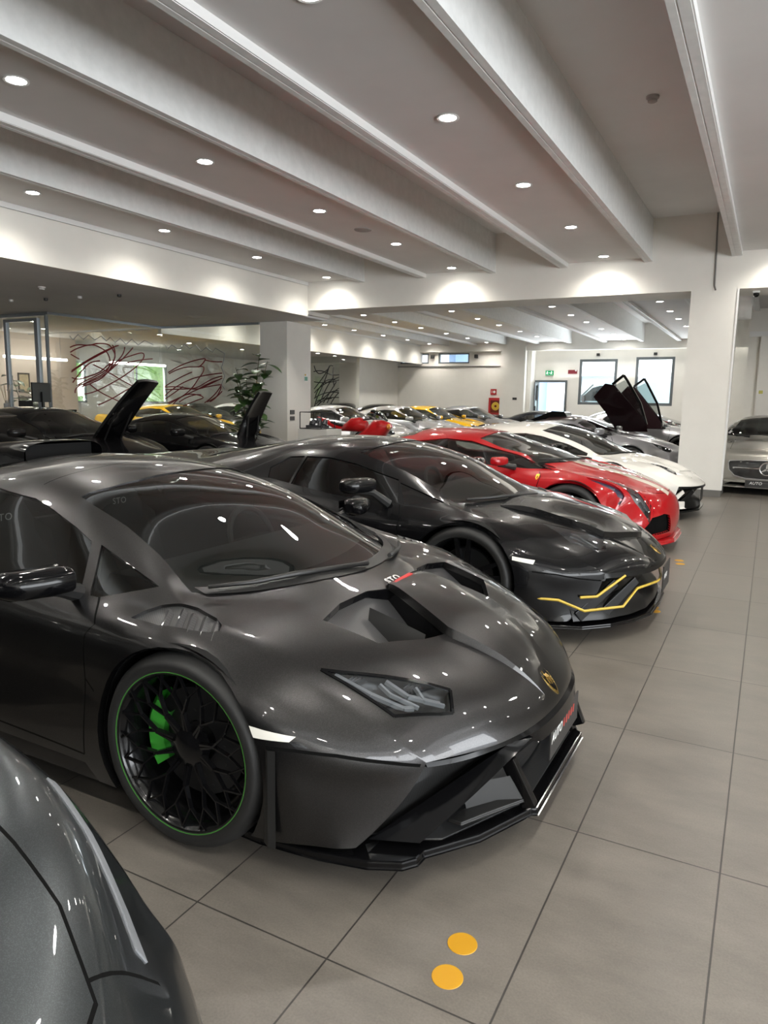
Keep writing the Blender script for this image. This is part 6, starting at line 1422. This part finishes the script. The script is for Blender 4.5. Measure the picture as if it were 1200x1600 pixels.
lp = empty('wall_notice', (-9.462, 13.945, 1.925), 0, 'small white notice with green and yellow print on the left column', 'notice'); bm = bmesh.new(); box(bm, (-.006, -.075, -.09), (.004, .075, .09)); obj('notice_sheet', bm, M['ink'], lp)
bm = bmesh.new(); box(bm, (.004, -.06, .04), (.006, .0, .08)); obj('notice_yellow', bm, M['yellow_line'], lp); bm = bmesh.new(); box(bm, (.004, -.06, -.07), (.006, .06, .02)); obj('notice_green', bm, mat('notice_green', (.12, .35, .25), .5), lp)
plate('wall_switch', 'upper of two dark square switches on the left column', 'switch', (-9.475, 13.325, 1.10), (-9.455, 13.49, 1.195), mat('dark_switch', (.045, .04, .038), .4)); plate('wall_switch', 'lower of two dark square switches on the left column', 'switch', (-9.475, 13.325, .965), (-9.455, 13.49, 1.055), mat('dark_switch_b', (.045, .04, .038), .4))
yl = empty('wall_notice', (-.54, 19.79, 1.78), 0, 'small yellow square notice on the wall behind the sand-silver coupe', 'notice'); yl.location = (-.71+.45, 19.795, 1.78); bm = bmesh.new(); box(bm, (-.06, -.008, -.055), (.06, .004, .055)); obj('notice_sheet', bm, M['ink'], yl); bm = bmesh.new(); box(bm, (-.045, -.010, -.04), (.045, -.008, .04)); obj('notice_yellow', bm, mat('notice_yellow', (.55, .50, .12), .5), yl)
for k, (x, z) in enumerate(((-12.95, 3.28), (-10.98, 3.28))): plate('wall_speaker', 'small black box beside the %s high window' % ('first' if k == 0 else 'second'), 'speaker', (x, 28.45, z-.07), (x+.12, 28.6, z+.07), DARK)
for k, x in enumerate((-6.1, -4.0)): plate('window_actuator', 'small black motor box above the %s yard window' % ('left' if k == 0 else 'right'), 'actuator', (x-.06, 29.02, 3.26), (x+.06, 29.1, 3.36), DARK)
# van in the yard, seen through the left window
vn = empty('van', (-6.9, 35.6, 0), 0, 'pale grey-blue van parked outside behind the left yard window', 'van'); VP = paint('van_blue', (.30, .38, .40), .1, .35, 1.)
bm = bmesh.new(); rows = []
prof = [(-2.1, .35, 1.0), (-2.05, .35, 1.35), (-1.3, .35, 1.55), (-.55, .35, 2.35), (.2, .35, 2.58), (3.4, .35, 2.6), (3.5, .35, 2.4), (3.5, .35, .6)]
for x, z0, z1 in prof:
    r = []
    for k in range(13):
        t = k/12*2-1; r.append((x, t*.95, z1-.18*abs(t)**4))
    rows.append([(x, -.97, z0)]+r+[(x, .97, z0)])
loft(bm, rows); bm.faces.ensure_lookup_table(); obj('van_body', bm, VP, vn, smooth=True)
bm = bmesh.new(); loft(bm, [[(-1.22, -.985, 1.55), (-.2, -.985, 1.55), (.55, -.985, 1.55)], [(-.55, -.972, 2.15), (-.2, -.965, 2.25), (.55, -.965, 2.27)]]); obj('van_window', bm, M['glass_dark'], vn)
bm = bmesh.new(); loft(bm, [[(-1.33, y/5*.8, 1.58) for y in range(-5, 6)], [(-.60, y/5*.72, 2.33) for y in range(-5, 6)]]); obj('windshield', bm, M['glass_dark'], vn)
for x in (-1.3, 2.4):
    for g in (-1, 1): obj('tyre', lathe_y([(.02, -.1), (.32, -.11), (.34, 0), (.32, .11), (.02, .1)], 28, c=(x, g*.86, .34)), M['rubber'], vn, smooth=True)
bm = bmesh.new(); box(bm, (-.95, -1.2, 1.5), (-.85, -1.0, 1.8)); obj('mirror', bm, DARK, vn, bevel=.02)
